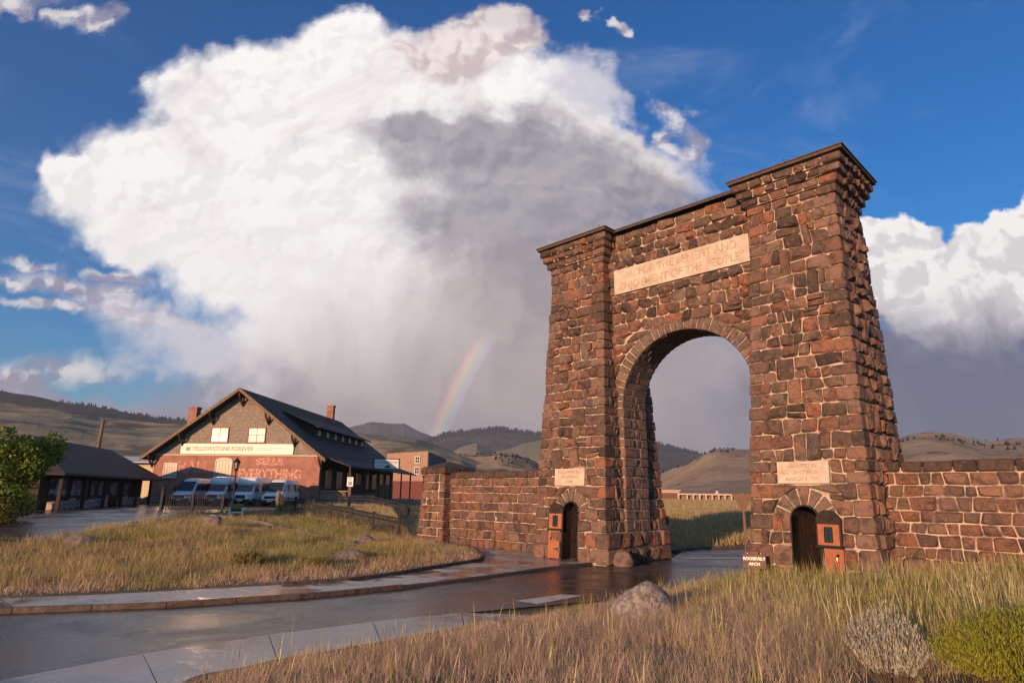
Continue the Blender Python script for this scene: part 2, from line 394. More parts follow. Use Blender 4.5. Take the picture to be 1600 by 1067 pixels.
NEARIN = [(-57, -25), (-27, -11), (-11, 1.6), (-7.1, 6.9), (-5.5, 9.4), (-4.6, 11.4), (-3.05, 12.85), (-1.05, 14.75), (.1, 15.6), (.66, 16.1)]
ROADNEAR = [(-.2, 17.1), (2.9, 18.9), (5.3, 21.3), (7.2, 22.9), arch_w(3.0, -2.6)]
BERM_LINE = [(-57, -25), (-27, -11), (-11, 1.6), (-7.1, 6.9), (-5.5, 9.4), (-4.6, 11.4), (-3.05, 12.85), (-1.05, 14.75), (.7, 16.2), (2.9, 18.8), (5.3, 21.2), (7.2, 22.8), arch_w(3.05, -2.6), arch_w(7.3, -2.6), arch_w(9, -1.0), arch_w(60, -1.0)]
BERM_POLY = BERM_LINE+[(90, -60), (-57, -60)]
BANK_LINE = [arch_w(-60, 1.2), arch_w(-7, 3.0), arch_w(-4.2, 6.0), (8.2, 34.2), (10.6, 36.1), (13.6, 37.5), (20, 39), (40, 36), (70, 20)]
BANK_POLY = BANK_LINE+[(400, 20), (400, 400), (-30, 400), (-20, 200), (-12, 60), (-6, 40)]
def ground_h(x, y):
    x = np.asarray(x, float); y = np.asarray(y, float)
    h = np.full(x.shape, -.06)
    li = inside(x, y, LAWN_POLY); d = pdist(x, y, LAWN)
    lawn = .10+1.22*sstep(d, 0, 23)+.10*(fbm(x*.35, y*.35, 3)-.5)*sstep(d, .5, 4)
    lawn = lawn*(1-sstep(y, 44, 52))+1.3*sstep(y, 44, 52)
    h = np.where(li, lawn, h)
    bi = inside(x, y, BERM_POLY); d = pdist(x, y, BERM_LINE[:13])
    berm = .06+.112*np.maximum(d-.3, 0)*(1-.012*np.minimum(d, 30))+.16*(fbm(x*.5, y*.5, 9)-.5)*sstep(d, .4, 3)
    berm = .06+(berm-.06)*(.35+.65*sstep(pdist(x, y, [arch_w(3.05, -2.6), arch_w(7.3, -2.6)]), .3, 3.2))
    h = np.where(bi, berm, h)
    ki = inside(x, y, BANK_POLY) & ~li; d = pdist(x, y, BANK_LINE)
    bank = .10+1.05*sstep(d, 0, 17)+.7*sstep(d, 12, 90)+.25*(fbm(x*.2, y*.2, 5)-.5)*sstep(d, 1, 6)
    h = np.where(ki, bank, h)
    far = sstep(np.hypot(x, y), 150, 400)
    return h*(1-far)+1.4*far
def axis(lo, hi, step, far, grow=1.16):
    a = list(np.arange(lo, hi+1e-6, step)); s_ = step
    while a[-1] < far: s_ *= grow; a.append(a[-1]+s_)
    s_ = step
    while a[0] > -far: s_ *= grow; a.insert(0, a[0]-s_)
    return np.array(a)
gx = axis(-26, 20, .4, 6500); gy = axis(-4, 52, .4, 6500)
GX, GY = np.meshgrid(gx, gy); GZ = ground_h(GX, GY)
nx, ny = len(gx), len(gy)
idx = np.arange(nx*ny).reshape(ny, nx)
gf = np.stack([idx[:-1, :-1], idx[:-1, 1:], idx[1:, 1:], idx[1:, :-1]], -1).reshape(-1, 4)
ground = mesh_obj('ground', np.stack([GX, GY, GZ], -1).reshape(-1, 3), gf.tolist(), M['soil'], smooth=True)
tag(ground, 'dry soil under the grass', kind='structure')

def sheet(name, poly, z, mat, kind='structure'):
    # flat sheet as a fan-free ngon
    o = mesh_obj(name, [(x, y, z) for x, y in poly], [tuple(range(len(poly)))], mat)
    if o.data.polygons[0].normal.z < 0: o.data.flip_normals()
    tag(o, kind=kind); return o
ROAD = FARKERB+PLAZAKERB[1:]+[arch_w(-3.05, -2.6), arch_w(-3.05, 2.6), arch_w(-4.6, 6.2), arch_w(-14, 9.5), arch_w(-14, 13), arch_w(0, 12.0), arch_w(16, 12.5), arch_w(16, 8.0), arch_w(5.5, 6.0), arch_w(3.05, 2.6)]+[ROADNEAR[-1]]+ROADNEAR[-2::-1]+NEAROUT[-2::-1]
sheet('road', ROAD, 0.0, M['asphalt'])
LOT = [(-70, 22), (-36, 24.5), (-24, 25.5), (-18.8, 27), (-19.6, 35), (-21.2, 44), (-19.5, 50), (-17.5, 56), (-17.5, 68), (-80, 70)]
# parking lot follows the slope: built on the terrain 3 cm above it
def drape(name, poly, mat, dz, step=1.0):
    xs = [p[0] for p in poly]; ys = [p[1] for p in poly]
    X, Y = np.meshgrid(np.arange(min(xs), max(xs)+step, step), np.arange(min(ys), max(ys)+step, step))
    Z = np.maximum(ground_h(X, Y), np.maximum(ground_h(X+.3, Y+.3), ground_h(X-.3, Y-.3)))+dz
    ii = np.arange(X.size).reshape(X.shape)
    f = np.stack([ii[:-1, :-1], ii[:-1, 1:], ii[1:, 1:], ii[1:, :-1]], -1).reshape(-1, 4)
    cx = (X[:-1, :-1]+step/2).ravel(); cy = (Y[:-1, :-1]+step/2).ravel()
    f = f[inside(cx, cy, poly)]
    o = mesh_obj(name, np.stack([X, Y, Z], -1).reshape(-1, 3), f.tolist(), mat, smooth=True)
    return tag(o, kind='structure')
drape('parking_lot', LOT, M['asphalt'], .05)
drape('footpath', [(-22, 43.2), (-17, 42.0), (-12, 37.5), (-7.5, 31.2), (-7.0, 31.9), (-11.5, 38.3), (-16.8, 43.2), (-22, 44.4)], M['slab'], .05, .5)
# ---- pavements: one slab at a time
def resample(poly, n):
    p = np.array(poly); s_ = np.r_[0, np.cumsum(np.hypot(*np.diff(p, axis=0).T))]
    q = np.linspace(0, s_[-1], n); return np.stack([np.interp(q, s_, p[:, 0]), np.interp(q, s_, p[:, 1])], -1)
def slabs(parent, A_, B_, n, rows, z, thick, mat, gap=.012):
    a = resample(A_, n+1); b = resample(B_, n+1)
    for i in range(n):
        for r_ in range(rows):
            q = [a[i]+(b[i]-a[i])*r_/rows, a[i+1]+(b[i+1]-a[i+1])*r_/rows, a[i+1]+(b[i+1]-a[i+1])*(r_+1)/rows, a[i]+(b[i]-a[i])*(r_+1)/rows]
            c_ = np.mean(q, axis=0); e = []
            for k in range(4):
                d = c_-q[k]; e.append(q[k]+d/np.hypot(*d)*gap*1.4)
            ar = sum(e[k][0]*e[(k+1) % 4][1]-e[(k+1) % 4][0]*e[k][1] for k in range(4))
            if ar < 0: e = e[::-1]
            dz = rng.uniform(-.004, .004)
            MB().prism([(x, y, z-thick+dz) for x, y in e], (0, 0, thick)).build('slab', mat, parent, True)
def kerb_line(parent, line, n, w_, z0, z1, mat, side=1):
    a = resample(line, n+1)
    for i in range(n):
        d = a[i+1]-a[i]; L = np.hypot(*d); d = d/L; nn = np.array([-d[1], d[0]])*side
        p = [a[i]+d*.01, a[i+1]-d*.01, a[i+1]-d*.01+nn*w_, a[i]+d*.01+nn*w_]
        if side < 0: p = p[::-1]
        j = rng.uniform(-.006, .006)
        MB().prism([(x, y, z0) for x, y in p], (0, 0, z1-z0+j)).build('kerb_stone', mat, parent, True)
sw = tag(empty('pavement', (0, 0, 0)), 'wet concrete pavement between the road and the grassy island', kind='structure')
kerbpoly = [(-30, 9.55)]+FARKERB[3:]
base_in = [(-30.3, 12.2), (-13.05, 17.25), (-11, 17.9), (-9, 19.0), (-6.8, 20.05), (-5.1, 21.25)]
k_in = [(x-.1, y+.14) for x, y in kerbpoly]
slabs(sw, k_in, base_in, 15, 1, .115, .12, M['slab'])
kerb_line(sw, kerbpoly, 18, .13, -.03, .125, M['kerb'])
pz = tag(empty('plaza', (0, 0, 0)), 'wet concrete plaza before the stone wall', kind='structure')
pin = [(x-.1, y+.1) for x, y in PLAZAKERB]
pb = [(-5.1, 21.25), (-3.9, 22.85), (-2.65, 25.3), (-1.25, 27.6), (-1.0, 29.6), (-1.7, 33.6), (-3.5, 36.8)]
wallbase = [arch_w(-15.6, -.75), arch_w(-12, -.75), arch_w(-7.4, -.75), arch_w(-7.3, -2.5), arch_w(-3.05, -2.5)]
mid = [(-3.3, 20.9), (-2.2, 23.1), (-.9, 25.4), (.1, 27.7), (.7, 29.2), (1.6, 29.5)]
slabs(pz, pin, [(-5.05, 21.2), (-3.85, 22.85), (-2.6, 25.3), (-.6, 27.4), (1.0, 28.7), arch_w(-3.5, -2.35)], 9, 1, .075, .1, M['slab'])
slabs(pz, [(-2.65, 25.4), (-.65, 27.5), (.95, 28.8), arch_w(-3.6, -2.45)], [(-1.2, 28.2), (-1.75, 33.5), (-3.5, 36.9), arch_w(-7.3, -.7)], 4, 2, .070, .1, M['slab'])
sheet('plaza_base', [(-5.05, 21.2), (-3.2, 20.4)]+PLAZAKERB[1:]+[arch_w(-3.05, -2.4), arch_w(-3.05, 0), arch_w(-16, 0), (-3.6, 36.9), (-1.75, 33.6), (-1.05, 29.6), (-1.3, 27.6), (-2.7, 25.3)], .045, M['slab'])
kerb_line(pz, PLAZAKERB, 12, .12, -.03, .095, M['kerb'])
lk = tag(empty('lawn_kerb', (0, 0, 0)), 'low dark kerb round the tip of the grassy island', kind='structure')
kerb_line(lk, LAWN[6:], 18, .12, -.02, .19, M['kerb'])
ns = tag(empty('near_pavement', (0, 0, 0)), 'wide wet concrete slabs beside the dry bank', kind='structure')
slabs(ns, NEAROUT[2:], NEARIN[2:], 9, 1, .02, .1, M['slab'], .007)
bk = tag(empty('rear_kerb', (0, 0, 0)), 'kerb behind the arch passage', kind='structure')
kerb_line(bk, BANK_LINE[1:7], 16, .15, -.03, .13, M['kerb'], 1)
sheet('rear_island', [arch_w(-3.05, 2.9), arch_w(-1.2, 5.6), arch_w(2.5, 6.4), arch_w(3.1, 6.1), arch_w(-1.0, 4.7), arch_w(-2.4, 2.9)], .012, M['slab'])
# stop bar
mk = mesh_obj('road_marking', [(*at_z(x, y, .006), .006) for x, y in [(806, 938), (839, 943), (911, 930), (877, 928)]], [(0, 1, 2, 3)], simple('road_paint', (.66, .62, .57), (.42, .39, .36), 3, .35))
tag(mk, 'white stop bar painted across the wet road', kind='structure')

# ------------------------------------------------------------------ stonework
def stone(corners, depth, rnd, chamf=.16, flat=False):
    """rough-faced block in (u, v, n): 4 corners CCW, sunk 5 cm into the mortar, face pushed out by depth"""
    c4 = [np.array(q, float) for q in corners]
    if not flat: c4 = [q+np.array((rnd.uniform(-.016, .016), rnd.uniform(-.016, .016))) for q in c4]
    ring = []
    for k in range(4):
        p, a, b = c4[k], c4[k-1], c4[(k+1) % 4]
        la, lb = np.hypot(*(a-p)), np.hypot(*(b-p)); q = min(la, lb)*rnd.uniform(chamf*.4, chamf*1.7)
        ring.append(p+(a-p)/la*q*rnd.uniform(.7, 1.2)); ring.append(p+(b-p)/lb*q*rnd.uniform(.7, 1.2))
    ring = np.array(ring); cen = ring.mean(0)
    sz = min(np.ptp(ring[:, 0]), np.ptp(ring[:, 1]))
    ins = min(.045, sz*.2) if flat else sz*rnd.uniform(.16, .30)
    def shrink(dd):
        o = []
        for p in ring:
            d = cen-p; l = np.hypot(*d); o.append(p+d/l*dd*rnd.uniform(.75, 1.25))
        return np.array(o)
    r1 = shrink(.008); r2 = shrink(ins)
    tilt = np.array([rnd.uniform(-.4, .4), rnd.uniform(-.4, .4)])*(0.3 if flat else 1)
    v = [(p[0], p[1], -.05) for p in ring]+[(p[0], p[1], depth*rnd.uniform(.25, .6)) for p in r1]
    v += [(p[0], p[1], depth*(1+(0 if flat else rnd.uniform(-.30, .30)))+float((p-cen)@tilt)*.5) for p in r2]
    v.append((cen[0]+rnd.uniform(-.2, .2)*sz*.5, cen[1]+rnd.uniform(-.2, .2)*sz*.5, depth*(1.0 if flat else rnd.uniform(.9, 1.45))))
    f = []
    for q in (0, 8):
        f += [(q+i, q+(i+1) % 8, q+8+(i+1) % 8, q+8+i) for i in range(8)]
    f += [(16+i, 16+(i+1) % 8, 24) for i in range(8)]
    return v, f
def block(x0, x1, y0, y1, z0, z1, rnd, ch=.035, jit=.018):
    """bevelled corner block"""
    v = []; f = []; ids = {}
    for ix, x in enumerate((x0, x1)):
        for iy, y in enumerate((y0, y1)):
            for iz, z in enumerate((z0, z1)):
                sx, sy, sz = 1-2*ix, 1-2*iy, 1-2*iz
                j = [rnd.uniform(-jit, jit) for _ in range(3)]; x_, y_, z_ = x+j[0], y+j[1], z+j[2]*.5
                c1 = ch*rnd.uniform(.7, 1.5)
                ids[ix, iy, iz] = len(v)
                v += [(x_, y_+sy*c1, z_+sz*c1), (x_+sx*c1, y_, z_+sz*c1), (x_+sx*c1, y_+sy*c1, z_)]
    I = lambda a, b, c_, k: ids[a, b, c_]+k
    for ix in (0, 1): q = [I(ix, 0, 0, 0), I(ix, 1, 0, 0), I(ix, 1, 1, 0), I(ix, 0, 1, 0)]; f.append(tuple(q if ix else q[::-1]))
    for iy in (0, 1): q = [I(0, iy, 0, 1), I(1, iy, 0, 1), I(1, iy, 1, 1), I(0, iy, 1, 1)]; f.append(tuple(q[::-1] if iy else q))
    for iz in (0, 1): q = [I(0, 0, iz, 2), I(1, 0, iz, 2), I(1, 1, iz, 2), I(0, 1, iz, 2)]; f.append(tuple(q if iz else q[::-1]))
    for a in (0, 1):
        for b in (0, 1):
            f.append((I(a, b, 0, 0), I(a, b, 1, 0), I(a, b, 1, 1), I(a, b, 0, 1)))       # z edges
            f.append((I(a, 0, b, 0), I(a, 1, b, 0), I(a, 1, b, 2), I(a, 0, b, 2)))       # y edges
            f.append((I(0, a, b, 1), I(1, a, b, 1), I(1, a, b, 2), I(0, a, b, 2)))       # x edges
    for k in ids.values(): f.append((k, k+1, k+2))
    return v, f
class Masonry:
    """collects stones with 3-D vertices in the thing's own frame; the largest in view become objects"""
    def __init__(s, root, to_world): s.root = root; s.items = []; s.tw = to_world
    def add(s, v3, f, mat, normal):
        v3 = np.array(v3); s.items.append((v3, f, mat, np.array(normal, float)))
    def face(s, quads, fmap, mat, normal, rnd, dep=(.06, .17), chamf=.11, flat=False):
        for q in quads:
            v, f = stone(q, rnd.uniform(*dep), rnd, chamf, flat)
            s.add([fmap(*p) for p in v], f, mat, normal)
    def finish(s, limit, name='stone'):
        camp = np.array((0, 0, EYE)); sc_ = []
        for i, (v, f, mt, n) in enumerate(s.items):
            c_ = v.mean(0); cw = np.array(s.tw(*c_)); nw = np.array(s.tw(*(c_+n)))-cw; d = camp-cw; r_ = np.linalg.norm(d)
            ext = np.ptp(v, axis=0); area = sorted(ext)[2]*sorted(ext)[1]
            facing = nw@d/r_
            fr = cf.x*-d[0]+cf.y*-d[1]+cf.z*-d[2]
            px = abs(cr.x*-d[0]+cr.y*-d[1]+cr.z*-d[2])/max(fr, .1)*F_PX
            sc_.append(area*max(facing, 0)/r_**2 if px < 830 else 0)
        order = np.argsort(sc_)[::-1]; rest = {}
        for k, i in enumerate(order):
            v, f, mt, n = s.items[i]
            if k < limit and sc_[i] > 0:
                mesh_obj(name, v, f, mt, s.root, tuple(v.mean(0)))
            else:
                b = rest.setdefault(mt.name, (MB(), mt)); b[0].add(v, f)
        for mb, mt in rest.values():
            o = mb.build('small_stonework', mt, s.root); o['kind'] = 'stuff'
def courses(z0, z1, rnd, lo=.36, hi=.56):
    z = [z0]
    while z[-1] < z1-hi*.6: z.append(z[-1]+rnd.uniform(lo, hi))
    z = np.array(z); z = z0+(z-z0)*(z1-z0)/(z[-1]-z0); return list(z)
def rows(zs, lo_f, hi_f, rnd, wmin, wmax, excl=None, wav=.05, gap=.032, split=.06):
    """stones of a coursed face; lo_f/hi_f: extent at height z ; excl(z) -> (a, b) or None"""
    out = []; ph = rnd.uniform(0, 50)
    def zl(i, u):
        if wav == 0: return zs[i]
        return zs[i]+wav*.7*math.sin(u*2.3+zs[i]*7.7)+wav*.55*math.sin(u*5.1+zs[i]*12.9)
    blocked = []
    for i in range(len(zs)-1):
        za, zb = zs[i], zs[i+1]; zm = (za+zb)/2
        spans = [(lo_f, hi_f)]
        ex = [e for e in (excl(za, zb) if excl else [])]
        def cut(spans, a_f, b_f):
            o = []
            for l, h in spans:
                am, bm = a_f(zm), b_f(zm); lm, hm = l(zm), h(zm)
                if bm <= lm or am >= hm: o.append((l, h)); continue
                if am > lm+.10: o.append((l, a_f))
                if bm < hm-.10: o.append((b_f, h))
            return o
        for a_f, b_f in ex: spans = cut(spans, a_f, b_f)
        for a, b in blocked: spans = cut(spans, lambda z, a=a: a, lambda z, b=b: b)
        blocked = []
        for l, h in spans:
            L = h(zm)-l(zm)
            if L < .08: continue
            n = max(1, round(L/rnd.uniform(wmin, wmax))); ws = [rnd.uniform(.6, 1.5) for _ in range(n)]; t_ = sum(ws)
            cuts = [0]
            for q in ws: cuts.append(cuts[-1]+q/t_)
            tls = [rnd.uniform(-.045, .045) for _ in range(n+1)]
            for k in range(n):
                def pt(fr, z, i_): 
                    u = l(z)+(h(z)-l(z))*fr; return u
                tl = rnd.uniform(-.03, .03) if 0 < k < n else 0
                t0_ = 0 if k == 0 else tls[k]; t1_ = 0 if k == n-1 else tls[k+1]
                zae, zbe = za+1e-4, zb-1e-4
                u0a = pt(cuts[k], zae, i)-t0_; u0b = pt(cuts[k], zbe, i)+t0_; u1a = pt(cuts[k+1], zae, i)-t1_; u1b = pt(cuts[k+1], zbe, i)+t1_
                g = gap/2
                tall = (i < len(zs)-2 and rnd.random() < .13 and n > 2 and 0 < k < n-1 and not ex)
                z_top = (lambda u: zl(i+2, u)) if tall else (lambda u: zl(i+1, u))
                if tall: blocked.append((u0b, u1b))
                bl = (u0a+g, zl(i, u0a)+g); br = (u1a-g, zl(i, u1a)+g); tr = (u1b-g, z_top(u1b)-g); tl_ = (u0b+g, z_top(u0b)-g)
                if not tall and zb-za > .40 and rnd.random() < split and u1a-u0a > .3:
                    fz = rnd.uniform(.4, .6); a1 = (bl[0], bl[1]+(tl_[1]-bl[1])*fz); b1 = (br[0], br[1]+(tr[1]-br[1])*fz)
                    out.append([bl, br, (b1[0], b1[1]-g), (a1[0], a1[1]-g)]); out.append([(a1[0], a1[1]+g), (b1[0], b1[1]+g), tr, tl_])
                else: out.append([bl, br, tr, tl_])
    return out

arch = empty('stone_arch', (AX, AY, 0), -AAZ, 'tall basalt stone gateway arch with two battered towers and an inscribed tablet', 'arch')
SO, SI, D0, TA, TA2, TB, ZC, ZP, TT, WD, ZS = 7.075, 3.197, 4.62, .297, .497, .933, 13.70, 1.287, 1.78, 3.087, 6.70
def kz(z): return (z-ZP)/(ZC-ZP)
so_ = lambda z: SO-TA*kz(z)
si_ = lambda z: SI+TA2*kz(z)
dh_ = lambda z: D0/2-TB*kz(z)
mz = Masonry(arch, lambda s, t, z: (*arch_w(s, t), z))
core = MB(); TCORE = {}
def frustum(mb, s0, s1, tt, z0, z1):   # s0(z), s1(z), tt(z)
    v = [(s0(z0), -tt(z0), z0), (s1(z0), -tt(z0), z0), (s1(z0), tt(z0), z0), (s0(z0), tt(z0), z0), (s0(z1), -tt(z1), z1), (s1(z1), -tt(z1), z1), (s1(z1), tt(z1), z1), (s0(z1), tt(z1), z1)]
    mb.add(v, [(3, 2, 1, 0), (4, 5, 6, 7), (0, 1, 5, 4), (1, 2, 6, 5), (2, 3, 7, 6), (3, 0, 4, 7)])
DOOR = {1: (5.02, .43, 2.12), -1: (-5.07, .40, 2.10)}       # side: centre s, half width, springing
TABLETS = {1: (4.22, 5.92, 3.30, 4.03), -1: (-6.02, -4.30, 3.23, 3.97)}
DOORFAN = .62
def door_excl(side):
    cs, hw, zs_ = DOOR[side]; ta = TABLETS[side]; ro = hw+DOORFAN
    def ex(za, zb):
        o = []; zm = (za+zb)/2
        if zm < zs_: o.append((lambda z: cs-hw-.02, lambda z: cs+hw+.02))
        elif zm < zs_+ro-.06: 
            hf = lambda z: math.sqrt(max(ro*ro-max(z-zs_, 0)**2, .0025))
            o.append((lambda z: cs-hf(z), lambda z: cs+hf(z)))
        if zb > ta[2]+.05 and za < ta[3]-.05: o.append((lambda z: ta[0]-.02, lambda z: ta[1]+.02))
        return o
    return ex
def tower(side, rnd):
    o_ = lambda z: side*so_(z); i_ = lambda z: side*si_(z)
    lo = (lambda z: min(o_(z), i_(z))); hi = (lambda z: max(o_(z), i_(z)))
    tc_ = MB(); frustum(tc_, lo, hi, dh_, ZP-.05, ZC+.02); TCORE[side] = tc_.build('tower_core', M['mortar'], arch)
    ta = TABLETS[side]
    zs1 = courses(ZP, ta[2]-.02, rnd, .38, .52); zs2 = [ta[2]-.02, (ta[2]+ta[3])/2, ta[3]+.02]; zs3 = courses(ta[3]+.02, ZC, rnd)
    zs = zs1[:-1]+zs2[:-1]+zs3
    # corner blocks, long side alternating
    Q = {}
    for i in range(len(zs)-1):
        za, zb = zs[i]+.015, zs[i+1]-.015
        for cs in (0, 1):
            for ct in (0, 1):
                L1, L2 = (rnd.uniform(.5, .75), rnd.uniform(.25, .4)) if (i+cs+ct) % 2 else (rnd.uniform(.28, .42), rnd.uniform(.5, .72))
                Q[i, cs, ct] = (L1, L2); p = rnd.uniform(.05, .11)
                v, f = block(-p, L1, -p, L2, za, zb, rnd)
                out = []
                for x, y, z in v:
                    zz = min(max(z, za), zb)
                    s_ = lo(zz)+x if cs == 0 else hi(zz)-x
                    t_ = -dh_(zz)+y if ct == 0 else dh_(zz)-y
                    out.append((s_, t_, z))
                if cs != ct: f = [q[::-1] for q in f]
                mz.add(out, f, M['stone'], (-.7 if cs == 0 else .7, -.7 if ct == 0 else .7, 0))
    zi = lambda z: min(max(int(np.searchsorted(zs, z, 'right'))-1, 0), len(zs)-2)
    ex = door_excl(side)
    fl = lambda z, ct: (lambda zz: lo(zz)+Q[zi(z), 0, ct][0]); fh = lambda z, ct: (lambda zz: hi(zz)-Q[zi(z), 1, ct][0])
    mir = lambda qs: [[(-b[0], b[1]) for b in (c4[1], c4[0], c4[3], c4[2])] for c4 in qs]
    for ct in (0, 1):
        q = rows(zs, lambda z: lo(z)+Q[zi(z), 0, ct][0], lambda z: hi(z)-Q[zi(z), 1, ct][0], rnd, .40, .68, ex if ct == 0 else None)
        if ct == 0: mz.face(q, lambda u, v, n: (u, -dh_(v)-n, v), M['stone'], (0, -1, 0), rnd)
        else: mz.face(mir(q), lambda u, v, n: (-u, dh_(v)+n, v), M['stone'], (0, 1, 0), rnd)
    for cs in (0, 1):
        q = rows(zs, lambda z: -dh_(z)+Q[zi(z), cs, 0][1], lambda z: dh_(z)-Q[zi(z), cs, 1][1], rnd, .34, .62)
        dep = (.07, .20) if (cs == 1) == (side == 1) else (.04, .11)
        if cs == 1: mz.face(q, lambda u, v, n: (hi(v)+n, u, v), M['stone'], (1, 0, 0), rnd, dep)
        else: mz.face(mir(q), lambda u, v, n: (lo(v)-n, -u, v), M['stone'], (-1, 0, 0), rnd, dep)
    # corbelled head
    zz = [ZC, 14.05, 14.38, 14.70, 15.04]; steps = [.08, .22, .36, .47]
    for i in range(4):
        e = steps[i]; za, zb = zz[i], zz[i+1]
        s0, s1, tt = lo(ZC)-e, hi(ZC)+e, dh_(ZC)+e
        core.box(s0+.05, s1-.05, -tt+.05, tt-.05, za+.003*i, zb+.012)
        for cs in (0, 1):
            for ct in (0, 1):
                v, f = block(-.06, .60, -.06, .53, za+.02, zb-.02, rnd)
                out = [((s0+x if cs == 0 else s1-x), (-tt+y if ct == 0 else tt-y), z) for x, y, z in v]
                if cs != ct: f = [q[::-1] for q in f]
                mz.add(out, f, M['stone'], (-.7 if cs == 0 else .7, -.7 if ct == 0 else .7, -.3))
        n_ = lambda: rnd.uniform(.42, .62)
        q = rows([za, zb], lambda z: s0+.62, lambda z: s1-.62, rnd, .40, .62, wav=.0, split=0)
        mz.face(q, lambda u, v, n: (u, -tt-n+.05, v), M['stone'], (0, -1, 0), rnd, (.07, .13), .2)
        mz.face([[(-b[0], b[1]) for b in (c4[1], c4[0], c4[3], c4[2])] for c4 in q], lambda u, v, n: (-u, tt+n-.05, v), M['stone'], (0, 1, 0), rnd, (.07, .13), .2)
        q = rows([za, zb], lambda z: -tt+.55, lambda z: tt-.55, rnd, .36, .55, wav=.0, split=0)
        mz.face(q, lambda u, v, n: (s1+n-.05, u, v), M['stone'], (1, 0, 0), rnd, (.08, .17), .2)
        mz.face([[(-b[0], b[1]) for b in (c4[1], c4[0], c4[3], c4[2])] for c4 in q], lambda u, v, n: (s0-n+.05, -u, v), M['stone'], (-1, 0, 0), rnd, (.08, .17), .2)
    # roof cap
    e = .63; s0, s1, tt = lo(ZC)-e, hi(ZC)+e, dh_(ZC)+e; cs = (s0+s1)/2
    rf = MB(); rf.box(s0, s1, -tt, tt, 15.055, 15.16)
    pts = [(s0-.04, -tt-.04, 15.165), (s1+.04, -tt-.04, 15.165), (s1+.04, tt+.04, 15.165), (s0-.04, tt+.04, 15.165)]
    rf.add(pts+[(p[0], p[1], 15.215) for p in pts]+[(cs-.7, 0, 15.72), (cs+.7, 0, 15.72)], [(3, 2, 1, 0), (0, 1, 5, 4), (1, 2, 6, 5), (2, 3, 7, 6), (3, 0, 4, 7), (4, 5, 9, 8), (5, 6, 9), (6, 7, 8, 9), (7, 4, 8)])
    rf.build('tower_roof', M['shingle'], arch)
    rod = MB().tube([(cs-side*.5, -.2, 15.6), (cs-side*.5, -.2, 16.35)], .012, 5); rod.build('lightning_rod', M['iron'], arch)
    # plinth
    pl = MB(); x0, x1 = (3.0, SO+.1) if side == 1 else (-SO-.1, -3.0); tp = D0/2+.10
    cs_, hw, zsp = DOOR[side]
    a_, b_ = cs_-hw-.02, cs_+hw+.02
    core.box(x0+.08, a_, -tp+.06, tp-.06, -.1, ZP-.012) if a_ > x0+.08 else None
    core.box(b_, x1-.08, -tp+.06, tp-.06, -.1, ZP-.011)
    core.box(a_, b_, .56, tp-.065, -.1, ZP-.013)
    zz = [0.0, .62, ZP-.01]
    for i in range(2):
        for cs in (0, 1):
            for ct in (0, 1):
                LQ = .62+.30*((i+cs+ct) % 2)
                v, f = block(-.04, LQ-.02, -.04, 1.52-LQ, zz[i]+.012, zz[i+1]-.012, rnd, .05)
                out = [((x0+x if cs == 0 else x1-x), (-tp+y if ct == 0 else tp-y), z) for x, y, z in v]
                if cs != ct: f = [q[::-1] for q in f]
                mz.add(out, f, M['stone'], (-.7 if cs == 0 else .7, -.7 if ct == 0 else .7, 0))
        q = rows(zz[i:i+2], lambda z: x0+.62+.30*(i % 2), lambda z: x1-.62-.30*((i+1) % 2), rnd, .55, .9, lambda za, zb: [(lambda z: a_, lambda z: b_)], wav=0, split=0)
        mz.face(q, lambda u, v, n: (u, -tp-n+.05, v), M['stone'], (0, -1, 0), rnd, (.05, .12), .12)
        q = rows(zz[i:i+2], lambda z: x0+.62+.30*((i+1) % 2), lambda z: x1-.62-.30*(i % 2), rnd, .6, 1.0, wav=0, split=0)
        mz.face([[(-b[0], b[1]) for b in (c4[1], c4[0], c4[3], c4[2])] for c4 in q], lambda u, v, n: (-u, tp+n-.05, v), M['stone'], (0, 1, 0), rnd, (.05, .12), .12)
        q = rows(zz[i:i+2], lambda z: -tp+.92, lambda z: tp-.92, rnd, .6, 1.0, wav=0, split=0)
        mz.face(q, lambda u, v, n: (x1+n-.05, u, v), M['stone'], (1, 0, 0), rnd, (.05, .13), .12)
        mz.face([[(-b[0], b[1]) for b in (c4[1], c4[0], c4[3], c4[2])] for c4 in q], lambda u, v, n: (x0-n+.05, -u, v), M['stone'], (-1, 0, 0), rnd, (.05, .13), .12)
rs = random.Random(21)
for sd in (1, -1): tower(sd, rs)
